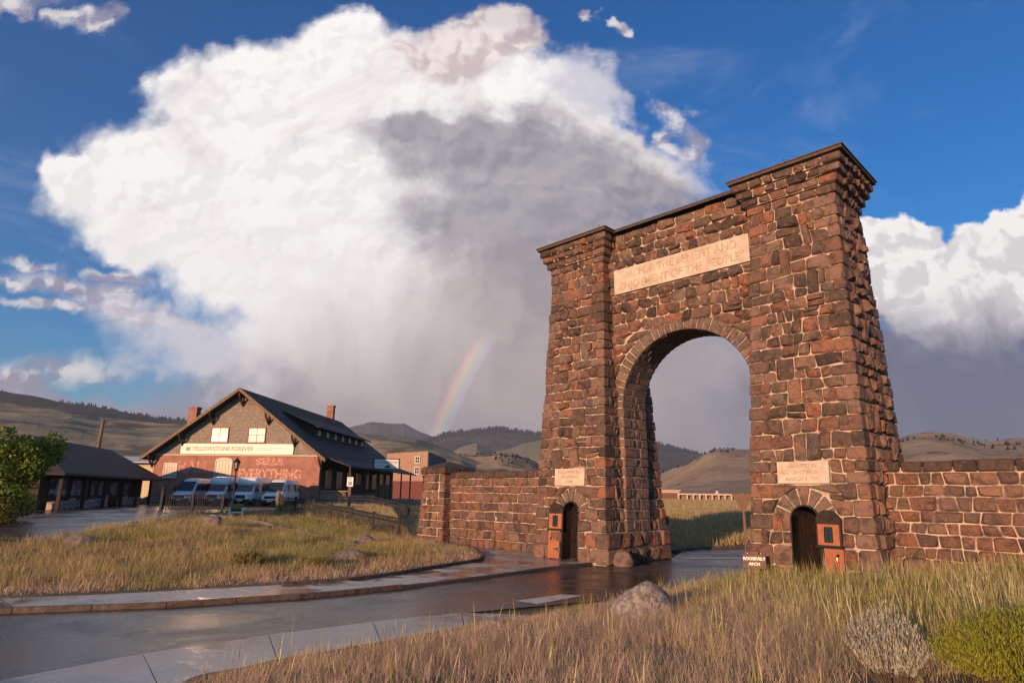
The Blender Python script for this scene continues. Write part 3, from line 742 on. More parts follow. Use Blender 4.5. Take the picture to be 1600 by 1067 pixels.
# ---- centre wall with the great arch
RO = WD+.60
ZT = 15.04
def center_excl(za, zb):
    o = []; zm = (za+zb)/2
    if zm < ZS+RO-.05:
        hf = lambda z: math.sqrt(max(RO*RO-max(z-ZS, 0)**2, .0025)); o.append((lambda z: -hf(z), lambda z: hf(z)))
    if zb > 12.1 and za < 13.2: o.append((lambda z: -3.32, lambda z: 3.36))
    return o
lowz = courses(ZP, ZS, rs, .38, .52)
topz = courses(ZS, 12.02, rs, .38, .55)[:-1]+[12.02, 13.27]+courses(13.27, ZT, rs, .36, .5)[1:]
ci_ = lambda z: si_(z)+.02
for i in range(len(topz)-1):
    if abs(topz[i]-12.02) < .01:
        zz = [12.02, 12.43, 12.85, 13.27]
        for j in range(3):
            q = rows(zz[j:j+2], lambda z: -ci_(z), lambda z: ci_(z), rs, .45, .7, center_excl, wav=.02)
            mz.face(q, lambda u, v, n: (u, -TT/2-n, v), M['stone'], (0, -1, 0), rs)
    else:
        q = rows(topz[i:i+2], lambda z: -ci_(z), lambda z: ci_(z), rs, .42, .70, center_excl)
        mz.face(q, lambda u, v, n: (u, -TT/2-n, v), M['stone'], (0, -1, 0), rs, (.07, .18), .17)
    q = rows(topz[i:i+2], lambda z: -ci_(z), lambda z: ci_(z), rs, .5, .8, lambda a, b: center_excl(a, b)[:1] if (a+b)/2 < ZS+RO-.05 else [])
    mz.face([[(-b[0], b[1]) for b in (c4[1], c4[0], c4[3], c4[2])] for c4 in q], lambda u, v, n: (-u, TT/2+n, v), M['stone'], (0, 1, 0), rs)
# core with the arched opening, one closed outline extruded through
NA = 40
prof = [(-ci_(ZS)-.3, ZS)]+[(-WD-.03, ZS)]+[(-(WD+.03)*math.cos(math.pi*k/NA), ZS+(WD+.03)*math.sin(math.pi*k/NA)) for k in range(1, NA)]+[(WD+.03, ZS), (ci_(ZS)+.3, ZS), (ci_(ZT)+.3, ZT), (-ci_(ZT)-.3, ZT)]
v = [(s_, -TT/2, z) for s_, z in prof]+[(s_, TT/2, z) for s_, z in prof]; n = len(prof)
core.add(v, [(i, (i+1) % n, n+(i+1) % n, n+i) for i in range(n)])
# front and back skins of the core as strips
for yv, sg in ((-TT/2, 1), (TT/2, -1)):
    arcp = prof[1:NA+2]; k0 = len(core.v)
    core.v += [(s_, yv, z) for s_, z in arcp]+[(-(ci_(ZT)+.3)+(2*ci_(ZT)+.6)*i/NA, yv, ZT) for i in range(NA+1)]
    for i in range(NA):
        q = (k0+i, k0+i+1, k0+NA+2+i, k0+NA+1+i); core.f.append(q if sg > 0 else q[::-1])
    for sx in (-1, 1):
        a = (sx*(WD+.03), yv, ZS); b = (sx*(ci_(ZT)+.3), yv, ZT); c_ = (sx*(ci_(ZS)+.3), yv, ZS)
        core.add([a, b, c_], [(0, 1, 2) if sg*sx < 0 else (2, 1, 0)])
# jambs below the springing
for sx in (-1, 1):
    core.box(min(sx*(WD+.03), sx*(SI+.6)), max(sx*(WD+.03), sx*(SI+.6)), -TT/2+.001, TT/2-.001, .5, ZS+.01)
    for i in range(len(lowz)-1):
        za, zb = lowz[i]+.02, lowz[i+1]-.02
        L = [rs.uniform(.35, .75), rs.uniform(.35, .75)]
        for ct in (0, 1):
            v, f = block(-.03, .62, -.03, L[ct], za, zb, rs, .03, .012)
            out = [(sx*(WD+x), (-TT/2+y if ct == 0 else TT/2-y), z) for x, y, z in v]
            if (sx == -1) == (ct == 0): f = [q[::-1] for q in f]
            mz.add(out, f, M['cutstone'], (-sx*.7, -.7 if ct == 0 else .7, 0))
        q = rows([lowz[i], lowz[i+1]], lambda z: -TT/2+L[0], lambda z: TT/2-L[1], rs, .35, .6, wav=0, split=0)
        if sx == -1: mz.face(q, lambda u, v, n: (-WD-.03+n, u, v), M['cutstone'], (1, 0, 0), rs, (.03, .07), .12)
        else: mz.face([[(-b[0], b[1]) for b in (c4[1], c4[0], c4[3], c4[2])] for c4 in q], lambda u, v, n: (WD+.03-n, -u, v), M['cutstone'], (-1, 0, 0), rs, (.03, .07), .12)
# voussoirs, front, back and soffit
NV = 33
def ring_pt(th, r, y): return (-r*math.cos(th), y, ZS+r*math.sin(th))
for i in range(NV):
    t0, t1 = math.pi*i/NV, math.pi*(i+1)/NV; ga = .016/WD
    long_ = .10 if i == NV//2-1 else (rs.uniform(-.03, .03))
    q = [(t0+ga, WD+.0), (t0+ga, RO+long_-.02), (t1-ga, RO+long_-.02), (t1-ga, WD+.0)]
    for yv, sg in ((-TT/2, -1), (TT/2, 1)):
        v, f = stone([((a-(t0+t1)/2)*WD, b) for a, b in q], .045, rs, .05, True)
        # u here is arc length, v the radius
        out = [ring_pt((t0+t1)/2+u/WD, r, yv+sg*n_) for u, r, n_ in v]
        if sg > 0: f = [g[::-1] for g in f]
        mz.add(out, f, M['cutstone'], (0, sg, 0))
    nt = 4; offs = [0]+sorted(rs.uniform(.2, .8) for _ in range(2))+[1]
    for k in range(3):
        y0, y1 = -TT/2+.04+(TT-.08)*offs[k]+.015, -TT/2+.04+(TT-.08)*offs[k+1]-.015
        if y1-y0 < .1: continue
        v, f = stone([((t0+ga)*WD, y0), ((t1-ga)*WD, y0), ((t1-ga)*WD, y1), ((t0+ga)*WD, y1)], .035, rs, .05, True)
        out = [ring_pt(u/WD, WD+.03-n_, y) for u, y, n_ in v]
        tm = (t0+t1)/2
        mz.add(out, f, M['cutstone'], (math.cos(tm), 0, -math.sin(tm)))
# door openings: dark arched recess, lining and fan of voussoirs
for side in (1, -1):
    cs, hw, zs_ = DOOR[side]; yf = lambda z: -dh_(z)
    na = 7
    for i in range(na):
        t0, t1 = math.pi*i/na+.03, math.pi*(i+1)/na-.03
        rr = hw+DOORFAN+(.08 if i == na//2 else -.03)
        v, f = stone([(((t0-(t0+t1)/2))*1.0, hw+.03), ((t0-(t0+t1)/2)*1.0, rr), ((t1-(t0+t1)/2)*1.0, rr), ((t1-(t0+t1)/2)*1.0, hw+.03)], .06, rs, .05, True)
        out = []
        for u, r, n_ in v:
            th = (t0+t1)/2+u; z = zs_+r*math.sin(th); out.append((cs-r*math.cos(th), yf(z)-n_, z))
        mz.add(out, f, M['cutstone'], (0, -1, 0))
    # recess: black-painted liner standing 2 cm proud of the core, with a stone-lined passage seen through it
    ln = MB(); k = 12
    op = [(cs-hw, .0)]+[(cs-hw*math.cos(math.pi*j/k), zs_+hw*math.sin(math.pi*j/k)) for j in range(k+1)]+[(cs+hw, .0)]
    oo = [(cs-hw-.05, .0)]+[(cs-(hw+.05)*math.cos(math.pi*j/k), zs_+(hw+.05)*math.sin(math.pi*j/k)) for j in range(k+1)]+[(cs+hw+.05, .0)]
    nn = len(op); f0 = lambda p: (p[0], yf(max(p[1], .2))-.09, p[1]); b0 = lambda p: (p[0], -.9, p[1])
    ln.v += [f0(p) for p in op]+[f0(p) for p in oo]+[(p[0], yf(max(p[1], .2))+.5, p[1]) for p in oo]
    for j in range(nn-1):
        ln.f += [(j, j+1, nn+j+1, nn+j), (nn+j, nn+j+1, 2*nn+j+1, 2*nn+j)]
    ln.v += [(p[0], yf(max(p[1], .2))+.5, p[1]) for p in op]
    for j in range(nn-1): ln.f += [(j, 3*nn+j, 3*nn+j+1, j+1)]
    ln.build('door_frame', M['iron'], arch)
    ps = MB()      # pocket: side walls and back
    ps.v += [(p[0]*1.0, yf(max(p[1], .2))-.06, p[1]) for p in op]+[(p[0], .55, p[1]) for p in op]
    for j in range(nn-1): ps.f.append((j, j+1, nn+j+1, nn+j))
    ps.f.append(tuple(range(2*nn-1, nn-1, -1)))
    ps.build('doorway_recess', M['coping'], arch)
# the core must be open there: rebuild the tower core as pieces is avoided by a boolean on the core mesh
core.build('mortar_core', M['mortar'], arch)
for side in (1, -1):
    cs, hw, zs_ = DOOR[side]; k = 12; co = TCORE[side]
    op = [(cs-hw-.02, -.3)]+[(cs-(hw+.02)*math.cos(math.pi*j/k), zs_+(hw+.02)*math.sin(math.pi*j/k)) for j in range(k+1)]+[(cs+hw+.02, -.3)]
    cutr = MB().prism([(p[0], -3.2, p[1]) for p in op][::-1], (0, 3.76, 0)).build('cutter', M['mortar'], arch)
    import bmesh
    bm = bmesh.new(); bm.from_mesh(cutr.data); bmesh.ops.recalc_face_normals(bm, faces=bm.faces); bm.to_mesh(cutr.data); bm.free()
    md = co.modifiers.new('cut', 'BOOLEAN'); md.operation = 'DIFFERENCE'; md.solver = 'EXACT'; md.object = cutr
    bpy.context.view_layer.update()
    me = bpy.data.meshes.new_from_object(co.evaluated_get(bpy.context.evaluated_depsgraph_get()))
    co.modifiers.clear(); co.data = me; bpy.data.objects.remove(cutr)
mz.finish(300)
# centre roof: shingled skirt in three lapped strips
for k in range(3):
    a, b = -TT/2-.42+.16*k, -TT/2-.42+.16*(k+1)+.05
    for sg in (1, -1):
        MB().prism([(-ci_(ZT)-.05, sg*a, 15.05+.115*k), (ci_(ZT)+.05, sg*a, 15.05+.115*k), (ci_(ZT)+.05, sg*a, 15.09+.115*k), (-ci_(ZT)-.05, sg*a, 15.09+.115*k)], (0, sg*(b-a), .115*(b-a)/.16)).build('roof_strip', M['shingle'], arch)
MB().box(-ci_(ZT)-.05, ci_(ZT)+.05, -TT/2+.07, TT/2-.07, 15.0, 15.46).build('ridge_cap', M['shingle'], arch)
# tablets with their inscriptions
def tablet(s0, s1, z0, z1, yfun, lines, size, name='tablet', sx=1.0, th=.13):
    y0, y1 = yfun(z0), yfun(z1); d = (0, .25, 0)
    tb = MB().prism([(s0, y0-th, z0), (s1, y0-th, z0), (s1, y1-th, z1), (s0, y1-th, z1)], d).build(name, M['tablet'], arch)
    n = len(lines)
    for k, (body, dz, dx_) in enumerate(lines):
        z = (z0+z1)/2+dz; y = yfun(z)-th-.004
        text('lettering', body, size, M['tabletletter'], tb, frame_mtx(((s0+s1)/2+dx_, y, z), (1, 0, 0), (0, (y1-y0)/(z1-z0), 1)), .012, sx=sx, bold=.006)
    return tb
tablet(-3.30, 3.34, 12.05, 13.24, lambda z: -TT/2, [('"FOR THE BENEFIT AND', .27, .35), ('ENJOYMENT OF THE PEOPLE"', -.28, .05)], .50, sx=.92)
tablet(*TABLETS[-1], lambda z: -dh_(z), [('YELLOWSTONE', .22, 0), ('NATIONAL', .0, 0), ('PARK', -.22, 0)], .19)
tablet(*TABLETS[1], lambda z: -dh_(z), [('CREATED BY', .22, 0), ('ACT OF CONGRESS', .0, 0), ('MARCH 1, 1872', -.22, 0)], .17)
# doors standing open against the wall beside each doorway
M['doorframe'] = simple('dark_door_frame', (.05, .034, .028), (.035, .025, .02), 6, .75, spec=.1)
def door(side):
    cs, hw, zs_ = DOOR[side]; W = .80
    hinge = cs+side*(hw-.06); root = empty('door', (hinge, -dh_(1.2)-.13, 0)); root.parent = arch
    root.rotation_euler = (R(-4.0), 0, side*R(-6))
    tag(root, 'arched orange plank door standing open, fanlight over small paned window')
    zb = .12; X = lambda a: side*a
    def bx(name, a0, a1, y0, y1, z0, z1, mat, par):
        x0, x1 = sorted((X(a0), X(a1))); return MB().box(x0, x1, y0, y1, z0, z1).build(name, mat, par, True)
    # lower leaf of planks
    lo_ = empty('lower_leaf', (0, 0, 0)); lo_.parent = root
    for k in range(4): bx('plank', .20+k*.15, .20+k*.15+.144, -.05, .0, zb, 1.26, M['doorwood'], lo_)
    bx('edge_rail', .12, .195, -.04, .01, zb, 1.26, M['iron'], lo_)
    hd = MB().tube([(X(.62), -.05, .98), (X(.62), -.13, .98), (X(.62), -.13, .88), (X(.62), -.05, .88)], .018, 6); hd.build('handle', simple('brass', (.5, .36, .2), None, 1, .35, metal=1) if side == 1 else M['iron'], lo_)
    bx('lock_plate', .57, .67, -.056, -.05, 1.02, 1.10, M['iron'], lo_)
    # upper leaf: dark frame, wood panel, window, fanlight
    up = empty('upper_leaf', (0, 0, 0)); up.parent = root
    k = 10; r_ = W/2; zt = 2.06
    out = [(X(0), 1.30), (X(W), 1.30)]+[(X(r_+r_*math.cos(math.pi*j/k)), zt+r_*math.sin(math.pi*j/k)) for j in range(k+1)]
    MB().prism([(p[0], -.10, p[1]) for p in (out if side == 1 else out[::-1])][::-1], (0, .06, 0)).build('leaf_frame', M['doorframe'], up)
    bx('ledge', -.02, W+.02, -.17, -.04, 1.27, 1.335, M['iron'], up)
    for (a0, a1, z0, z1) in ((.06, .26, 1.36, 2.0), (.54, .74, 1.36, 2.0), (.262, .538, 1.36, 1.44), (.262, .538, 1.925, 2.0)):
        bx('plank', a0, a1, -.125, -.10, z0, z1, M['doorwood'], up)
    wn = bx('window', .262, .538, -.115, -.10, 1.445, 1.92, M['glassdark'], up)
    for a in (.262, .39, .51): bx('glazing_bar', a, a+.028, -.135, -.118, 1.445, 1.92, M['iron'], up)
    for z in (1.445, 1.56, 1.68, 1.80, 1.895): bx('glazing_bar', .262, .538, -.132, -.117, z, z+.025, M['iron'], up)
    fan = [(X(r_+(r_-.05)*math.cos(math.pi*j/k)), zt+.02+(r_-.05)*math.sin(math.pi*j/k)) for j in range(k+1)]
    MB().prism([(p[0], -.108, p[1]) for p in (fan if side == 1 else fan[::-1])][::-1], (0, .006, 0)).build('fanlight', M['doorframe'], up)
    for j in range(1, 5):
        a = math.pi*j/5; MB().tube([(X(r_), -.112, zt+.02), (X(r_+(r_-.05)*math.cos(a)), -.112, zt+.02+(r_-.05)*math.sin(a))], .011, 5).build('glazing_bar', M['iron'], up)
for sd in (1, -1): door(sd)

# ------------------------------------------------------------------ wing walls
def wing(name, s0, s1, label, pier=None, ztop=4.0, rnd=random.Random(5), wmin=.36, wmax=.60, zbot=0.0, clo=.36, chi=.52):
    root = empty(name, (*arch_w((s0+s1)/2, 0), 0), -AAZ, label, 'wall'); cx = (s0+s1)/2
    mzw = Masonry(root, lambda s, t, z: (*arch_w(s+cx, t), z)); TH = .62
    a, b = s0-cx, s1-cx
    cb = MB().box(a, b, -TH, TH, -.2, ztop-.2)
    zs = courses(zbot, ztop-.36, rnd, clo, chi)
    for i in range(len(zs)-1):
        q = rows(zs[i:i+2], lambda z: a, lambda z: b, rnd, wmin, wmax, wav=.018, split=0)
        big = .05 if zs[i] < 1.2 else 0
        mzw.face(q, lambda u, v, n: (u, -TH-n-big, v), M['wallstone'], (0, -1, 0), rnd, (.05, .13), .09)
        q = rows(zs[i:i+2], lambda z: a, lambda z: b, rnd, .6, 1.0, wav=.0)
        mzw.face([[(-p[0], p[1]) for p in (c4[1], c4[0], c4[3], c4[2])] for c4 in q], lambda u, v, n: (-u, TH+n, v), M['wallstone'], (0, 1, 0), rnd, (.035, .10))
    u = a
    while u < b-.15:
        L = min(rnd.uniform(.55, .95), b-u)
        v, f = block(u+.012, u+L-.012, -TH-.10, TH+.10, ztop-.35, ztop+rnd.uniform(-.02, .02), rnd, .04, .02)
        mzw.add(v, f, M['coping'], (0, -1, .2)); u += L
    if pier:
        p0, p1 = pier[0]-cx, pier[1]-cx; zt = 4.25
        e = lambda z: .30*(1-z/zt)
        lo = lambda z: p0-e(z); hi = lambda z: p1+e(z); tt = lambda z: 1.0+e(z)
        cbp = cb; frustum(cbp, lambda z: lo(z)+.02, lambda z: hi(z)-.02, tt, -.2, zt-.1)
        zs = courses(0, zt-.35, rnd, .38, .5)
        for i in range(len(zs)-1):
            zz = zs[i:i+2]
            for cs in (0, 1):
                v, f = block(-.06, rnd.uniform(.35, .6), -.06, rnd.uniform(.4, .7), zz[0]+.02, zz[1]-.02, rnd)
                out = [((lo(z)+x if cs == 0 else hi(z)-x), -tt(z)+y, z) for x, y, z in v]
                if cs != 0: f = [q[::-1] for q in f]
                mzw.add(out, f, M['wallstone'], (-.7 if cs == 0 else .7, -.7, 0))
            mzw.face(rows(zz, lambda z: lo(z)+.5, lambda z: hi(z)-.5, rnd, .4, .6, wav=0), lambda u, v, n: (u, -tt(v)-n, v), M['wallstone'], (0, -1, 0), rnd)
            mzw.face(rows(zz, lambda z: -tt(z)+.55, lambda z: tt(z), rnd, .45, .7, wav=0), lambda u, v, n: (hi(v)+n, u, v), M['wallstone'], (1, 0, 0), rnd)
        for k in range(4):
            for ct in (0, 1):
                w4 = (p1-p0+.5)/4; v, f = block(p0-.25+w4*k+.01, p0-.25+w4*(k+1)-.01, *((-1.25, -.02) if ct == 0 else (.02, 1.25)), zt-.33, zt+.05, rnd, .04, .02)
                mzw.add(v, f, M['coping'], (.3, -.9, 0))
        capm = MB(); q = [(p0-.12, -1.12, zt+.06), (p1+.12, -1.12, zt+.06), (p1+.12, 1.12, zt+.06), (p0-.12, 1.12, zt+.06), ((p0+p1)/2, 0, zt+.42)]
        capm.add(q, [(3, 2, 1, 0), (0, 1, 4), (1, 2, 4), (2, 3, 4), (3, 0, 4)]); capm.build('pier_cap', M['coping'], root)
    cb.build('mortar_core', M['mortar'], root)
    mzw.finish(300)
    return root
wing('stone_wall', -15.6, -6.85, 'low basalt wing wall ending in a stout capped pier beside the wet plaza', (-17.3, -15.55))
wing('stone_wall', 6.85, 24, 'low basalt wing wall with lichen patches rising out of tall green grass', None, 4.03, random.Random(8), .42, .74, .2, .31, .42)

# ------------------------------------------------------------------ rocks
def rock(name, loc, size, seed, mat, label, rz=0, flat=.5, sub=3):
    import bmesh
    bm = bmesh.new(); bmesh.ops.create_icosphere(bm, subdivisions=sub, radius=1)
    r_ = random.Random(seed); planes = [(Vector((r_.uniform(-1, 1), r_.uniform(-1, 1), r_.uniform(-.2, 1))).normalized(), r_.uniform(.55, .85)) for _ in range(9)]
    for v in bm.verts:
        p = v.co.copy()
        for n_, d in planes:
            k = p.dot(n_)-d
            if k > 0: p -= n_*k*.85
        nz = fbm(np.array([p.x*2.2+seed]), np.array([p.y*2.2+p.z*1.7]), seed, 4)[0]-.5
        p *= 1+.22*nz
        v.co = Vector((p.x*size[0], p.y*size[1], max(p.z, -.35)*size[2]))
    me = bpy.data.meshes.new(name); bm.to_mesh(me); bm.free(); me.materials.append(mat)
    for q in me.polygons: q.use_smooth = True
    o = bpy.data.objects.new(name, me); col.objects.link(o)
    o.location = loc; o.rotation_euler = (0, 0, rz); tag(o, label, 'rock'); return o
def gz(x, y): return float(ground_h(np.array([x]), np.array([y]))[0])
def put(px, py, z): return at_z(px, py, z)
rx, ry = 3.0, 14.55
rock('boulder', (rx, ry, gz(rx, ry)+.06), (.86, .66, .72), 4, M['granite'], 'large pale pointed granite boulder at the edge of the road', .4)
rock('boulder', (-.25, 14.35, .05), (.46, .30, .30), 9, M['granite'], 'small grey boulder lying at the end of the wide slab pavement', .5)
x, y = -6.45, 26.3; rock('boulder', (x, y, gz(x, y)+.12), (.85, .6, .42), 12, M['granitedark'], 'flat-topped brown boulder in the grass of the island', .1)
x, y = -17.2, 26.6; rock('boulder', (x, y, gz(x, y)+.12), (.72, .5, .34), 15, M['granitedark'], 'low grey boulder sunk in dry grass, far from the arch', .3)
x, y = -20.6, 25.0; rock('boulder', (x, y, gz(x, y)+.2), (.6, .6, .42), 18, M['granite'], 'pale boulder where the grass meets the parking lot', .3)
x, y = -16.6, 36.5; rock('boulder', (x, y, gz(x, y)+.2), (.7, .6, .5), 28, M['granitedark'], 'brown boulder hidden among tall grass below the parked vans', .9)
x, y = -7.3, 33.5; rock('boulder', (x, y, gz(x, y)+.15), (.65, .55, .42), 22, M['granitedark'], 'rounded dark boulder in grass near the iron fence post', .9)
x, y = arch_w(-2.72, -1.75); rock('guard_stone', (x, y, .16), (.46, .46, .60), 33, M['cutstone'], 'upright guard stone leaning at the foot of the arch passage', .2)

# ------------------------------------------------------------------ signs by the arch
x, y = at_f(1178, 867, 22.1)[0], 22.1
sg = empty('name_sign', (x, y, gz(x, y)), R(-22), 'small brown wooden sign reading ROOSEVELT ARCH on a broad post', 'sign')
MB().box(-.13, .13, 0, .09, -.2, .98).build('post', M['brownpaint'], sg)
bd = MB().box(-.36, .36, -.045, -.005, .46, .90).build('board', M['brownpaint'], sg)
for bxx in (-.2, .22): MB().tube([(bxx, -.055, .93), (bxx, -.01, .93)], .018, 6).build('bolt', M['whitepaint'], sg)
wl = simple('sign_white', (.85, .82, .76), None, 1, .5)
text('lettering', 'ROOSEVELT', .128, wl, bd, frame_mtx((0, -.05, .755), (1, 0, 0), (0, 0, 1)), .004, bold=.006)
text('lettering', 'ARCH', .128, wl, bd, frame_mtx((0, -.05, .59), (1, 0, 0), (0, 0, 1)), .004, bold=.006)
x, y = arch_w(2.75, -1.0)
x, y = 9.85, 27.45
yp = empty('yield_sign', (x, y, 0), R(158), 'back of a triangular sign on a rusty brown post inside the passage', 'sign')
MB().box(-.05, .05, -.05, .05, -.05, 3.0).build('post', M['brownpaint'], yp)
MB().prism([(-.45, .055, 2.95), (.45, .055, 2.95), (0, .055, 2.15)], (0, .02, 0)).build('sign_plate', M['brownpaint'], yp)
x, y = arch_w(-3.35, 5.2)
x, y = at_z(1037, 868, .02)
bs = empty('road_sign', (x, y, 0), R(20), 'dark back of a road sign on a post behind the passage', 'sign')
MB().box(-.1, .1, -.05, .05, -.05, 2.1).build('post', M['brownpaint'], bs)
MB().box(-.42, .42, .055, .085, 1.45, 1.85).build('sign_plate', M['brownpaint'], bs)

# ------------------------------------------------------------------ iron fence
def fence(name, pts, label, hpost=1.28, endpost=True, pick=.14, lod=1):
    p3 = [Vector((x, y, gz(x, y))) for x, y in pts]
    root = empty(name, p3[0], 0, label, 'fence', 'black iron fences by the parking lot'); o0 = p3[0]
    pk = None
    for i, p in enumerate(p3):
        q = p-o0
        if endpost and i == 0:
            f_ = MB().box(q.x-.09, q.x+.09, q.y-.09, q.y+.09, q.z-.2, q.z+1.45); f_.add([(q.x-.13, q.y-.13, q.z+1.45), (q.x+.13, q.y-.13, q.z+1.45), (q.x+.13, q.y+.13, q.z+1.45), (q.x-.13, q.y+.13, q.z+1.45), (q.x, q.y, q.z+1.85)], [(3, 2, 1, 0), (0, 1, 4), (1, 2, 4), (2, 3, 4), (3, 0, 4)]).build('end_post', M['iron'], root, True)
        else: MB().box(q.x-.075, q.x+.075, q.y-.075, q.y+.075, q.z-.2, q.z+hpost).build('post', M['iron'], root, True)
    for a, b in zip(p3[:-1], p3[1:]):
        for hz in (.16, .88, 1.12):
            MB().tube([a-o0+Vector((0, 0, hz)), b-o0+Vector((0, 0, hz))], .042, 4).build('rail', M['iron'], root, True)
        L = (b-a).length; n = int(L/pick)
        for k in range(1, n):
            q = a.lerp(b, k/n)-o0
            if pk is None:
                pk = MB().box(-.019, .019, -.019, .019, .08, 1.10).build('picket', M['iron'], root); pk.location = q
            else:
                c_ = pk.copy(); col.objects.link(c_); c_.parent = root; c_.location = q
    return root
fp = [(-6.7, 39.6), (-8.7, 41.7), (-10.6, 43.6), (-12.4, 45.3), (-14.1, 46.7), (-15.8, 47.9), (-17.2, 48.9)]
fence('iron_fence', fp, 'black iron picket fence with a pointed end post beside the stone pier')
x, y = fp[-1]; rp = empty('rustic_post', (x-.3, y+.1, gz(x, y)), 0, 'knobbly weathered wooden gate post at the far fence end', 'post')
MB().tube([(0, 0, -.2), (.03, 0, .4), (-.02, .02, .9), (.02, 0, 1.45), (0, 0, 1.6)], [.2, .15, .17, .13, .1], 9).build('trunk', simple('old_wood', (.24, .16, .10), (.14, .10, .07), 6, .85, .6, 20), rp)
f2 = [(-25.6, 47.8), (-23.7, 48.6), (-21.8, 49.4)]
fence('iron_fence', f2, 'short black iron fence section in front of the parked vans', pick=.15)
f3 = [(-15.8, 60), (-12.5, 59.0), (-9.0, 57.8), (-6.0, 56.8)]
fence('iron_fence', f3, 'black iron fence along the golden field below the red brick hall', endpost=False, pick=.2)
wr = MB()
for hz in (.55, .8): wr.tube([(-6.7, 39.6, gz(-6.7, 39.6)+hz), (*arch_w(-17.3, -.6), hz+.1)], .012, 4)
o = wr.build('cable_rail', M['iron']); tag(o, 'two dark cables strung between the fence post and the pier', 'cable')

# ------------------------------------------------------------------ red brick hall with gable
def brickmat(name, c1, c2, mort, sx, sz):
    mt, t, b = new_mat(name)
    tcn = t.n('ShaderNodeTexCoord').outputs['Object']; sp = t.n('ShaderNodeSeparateXYZ'); t.set(sp.inputs[0], tcn)
    cb = t.n('ShaderNodeCombineXYZ'); t.set(cb.inputs[0], t.math('ADD', sp.outputs[0], sp.outputs[1])); t.set(cb.inputs[1], sp.outputs[2])
    br = t.n('ShaderNodeTexBrick'); t.set(br.inputs['Vector'], cb.outputs[0])
    br.inputs['Scale'].default_value = 1; br.inputs['Brick Width'].default_value = sx; br.inputs['Row Height'].default_value = sz; br.inputs['Mortar Size'].default_value = sz*.09
    br.inputs['Color1'].default_value = (*c1, 1); br.inputs['Color2'].default_value = (*c2, 1); br.inputs['Mortar'].default_value = (*mort, 1)
    n_ = t.noise(tcn, .9, 6, .65); n2 = t.noise(t.vm('MULTIPLY', tcn, (3, 3, 1)), 3, 6, .7)
    cc = t.mix(t.math('MULTIPLY', t.step(n_, .38, .66), .6), br.outputs['Color'], tuple(q*.5 for q in c1))
    cc = t.mix(t.math('MULTIPLY', t.step(n2, .62, .74), .5), cc, (.50, .36, .30))
    t.set(b.inputs['Base Color'], cc); b.inputs['Roughness'].default_value = .85
    bn = t.n('ShaderNodeBump'); bn.inputs['Strength'].default_value = .5; bn.inputs['Distance'].default_value = .02
    t.set(bn.inputs['Height'], br.outputs['Fac']); bn.invert = True; t.l.new(bn.outputs[0], b.inputs['Normal'])
    return mt
M['brick'] = brickmat('red_brick', (.42, .165, .115), (.31, .12, .088), (.44, .29, .225), .24, .085)
M['gableshingle'] = brickmat('gable_shingles', (.42, .34, .275), (.25, .195, .155), (.10, .08, .065), .17, .16)
M['foundation'] = brickmat('foundation_stone', (.22, .18, .155), (.15, .125, .11), (.28, .24, .2), .7, .34)
M['roofslate'] = brickmat('asphalt_shingles', (.036, .042, .05), (.026, .03, .037), (.015, .017, .02), .35, .18)
M['roofbrown'] = brickmat('brown_shingles', (.062, .048, .046), (.046, .037, .036), (.025, .02, .02), .35, .2)
M['darktrim'] = simple('dark_timber', (.055, .033, .024), (.035, .022, .017), 4, .7)
M['paleframe'] = simple('cream_frame', (.60, .52, .40), None, 1, .6)
M['redframe'] = simple('red_frame', (.28, .10, .06), None, 1, .6)
M['blind'] = simple('window_blind', (.62, .52, .36), (.55, .46, .32), 3, .35, spec=.6)
M['panereflect'] = simple('painted_reflection', (.40, .34, .27), (.22, .20, .18), 1.5, .15, spec=.8)  # pane reflection put into the colour as pale and dark patches
M['banner'] = simple('banner_vinyl', (.84, .80, .70), None, 1, .5)
M['goldprint'] = simple('banner_print', (.36, .22, .10), None, 1, .5)
def faded(name, c1, c2):
    return simple(name, c1, c2, 2.5, .85, contrast=(.42, .62))
M['ghost'] = faded('faded_paint', (.60, .36, .285), (.40, .165, .115))
M['ghost2'] = faded('very_faded_paint', (.56, .28, .22), (.42, .14, .095))
DX, DY, DZ = -31.2, 73, 1.28
hall = empty('brick_hall', (DX, DY, DZ), R(-4), 'red brick hall with shingled gable, long banner and ghost lettering', 'building')
HW, ZE, ZK, LEN = 9.75, 5.86, 13.02, 33
zr = lambda x: ZK-.742*abs(x)            # roof top surface
MB().box(-HW-.05, HW+.05, -.06, LEN, -.6, 1.15).build('foundation', M['foundation'], hall)
MB().box(-HW, HW, 0, LEN, 1.15, 5.42).build('wall', M['brick'], hall)
g = MB(); gp = [(-HW, 5.42), (HW, 5.42), (HW, zr(HW)-.32), (0, ZK-.32), (-HW, zr(HW)-.32)]
g.prism([(x, .02, z) for x, z in gp][::-1][::-1], (0, LEN-.04, 0)); g.build('gable_wall', M['gableshingle'], hall)
MB().box(-HW-.04, HW+.04, -.05, .02, 5.40, 5.50).build('trim_board', M['paleframe'], hall)
OV = 1.25
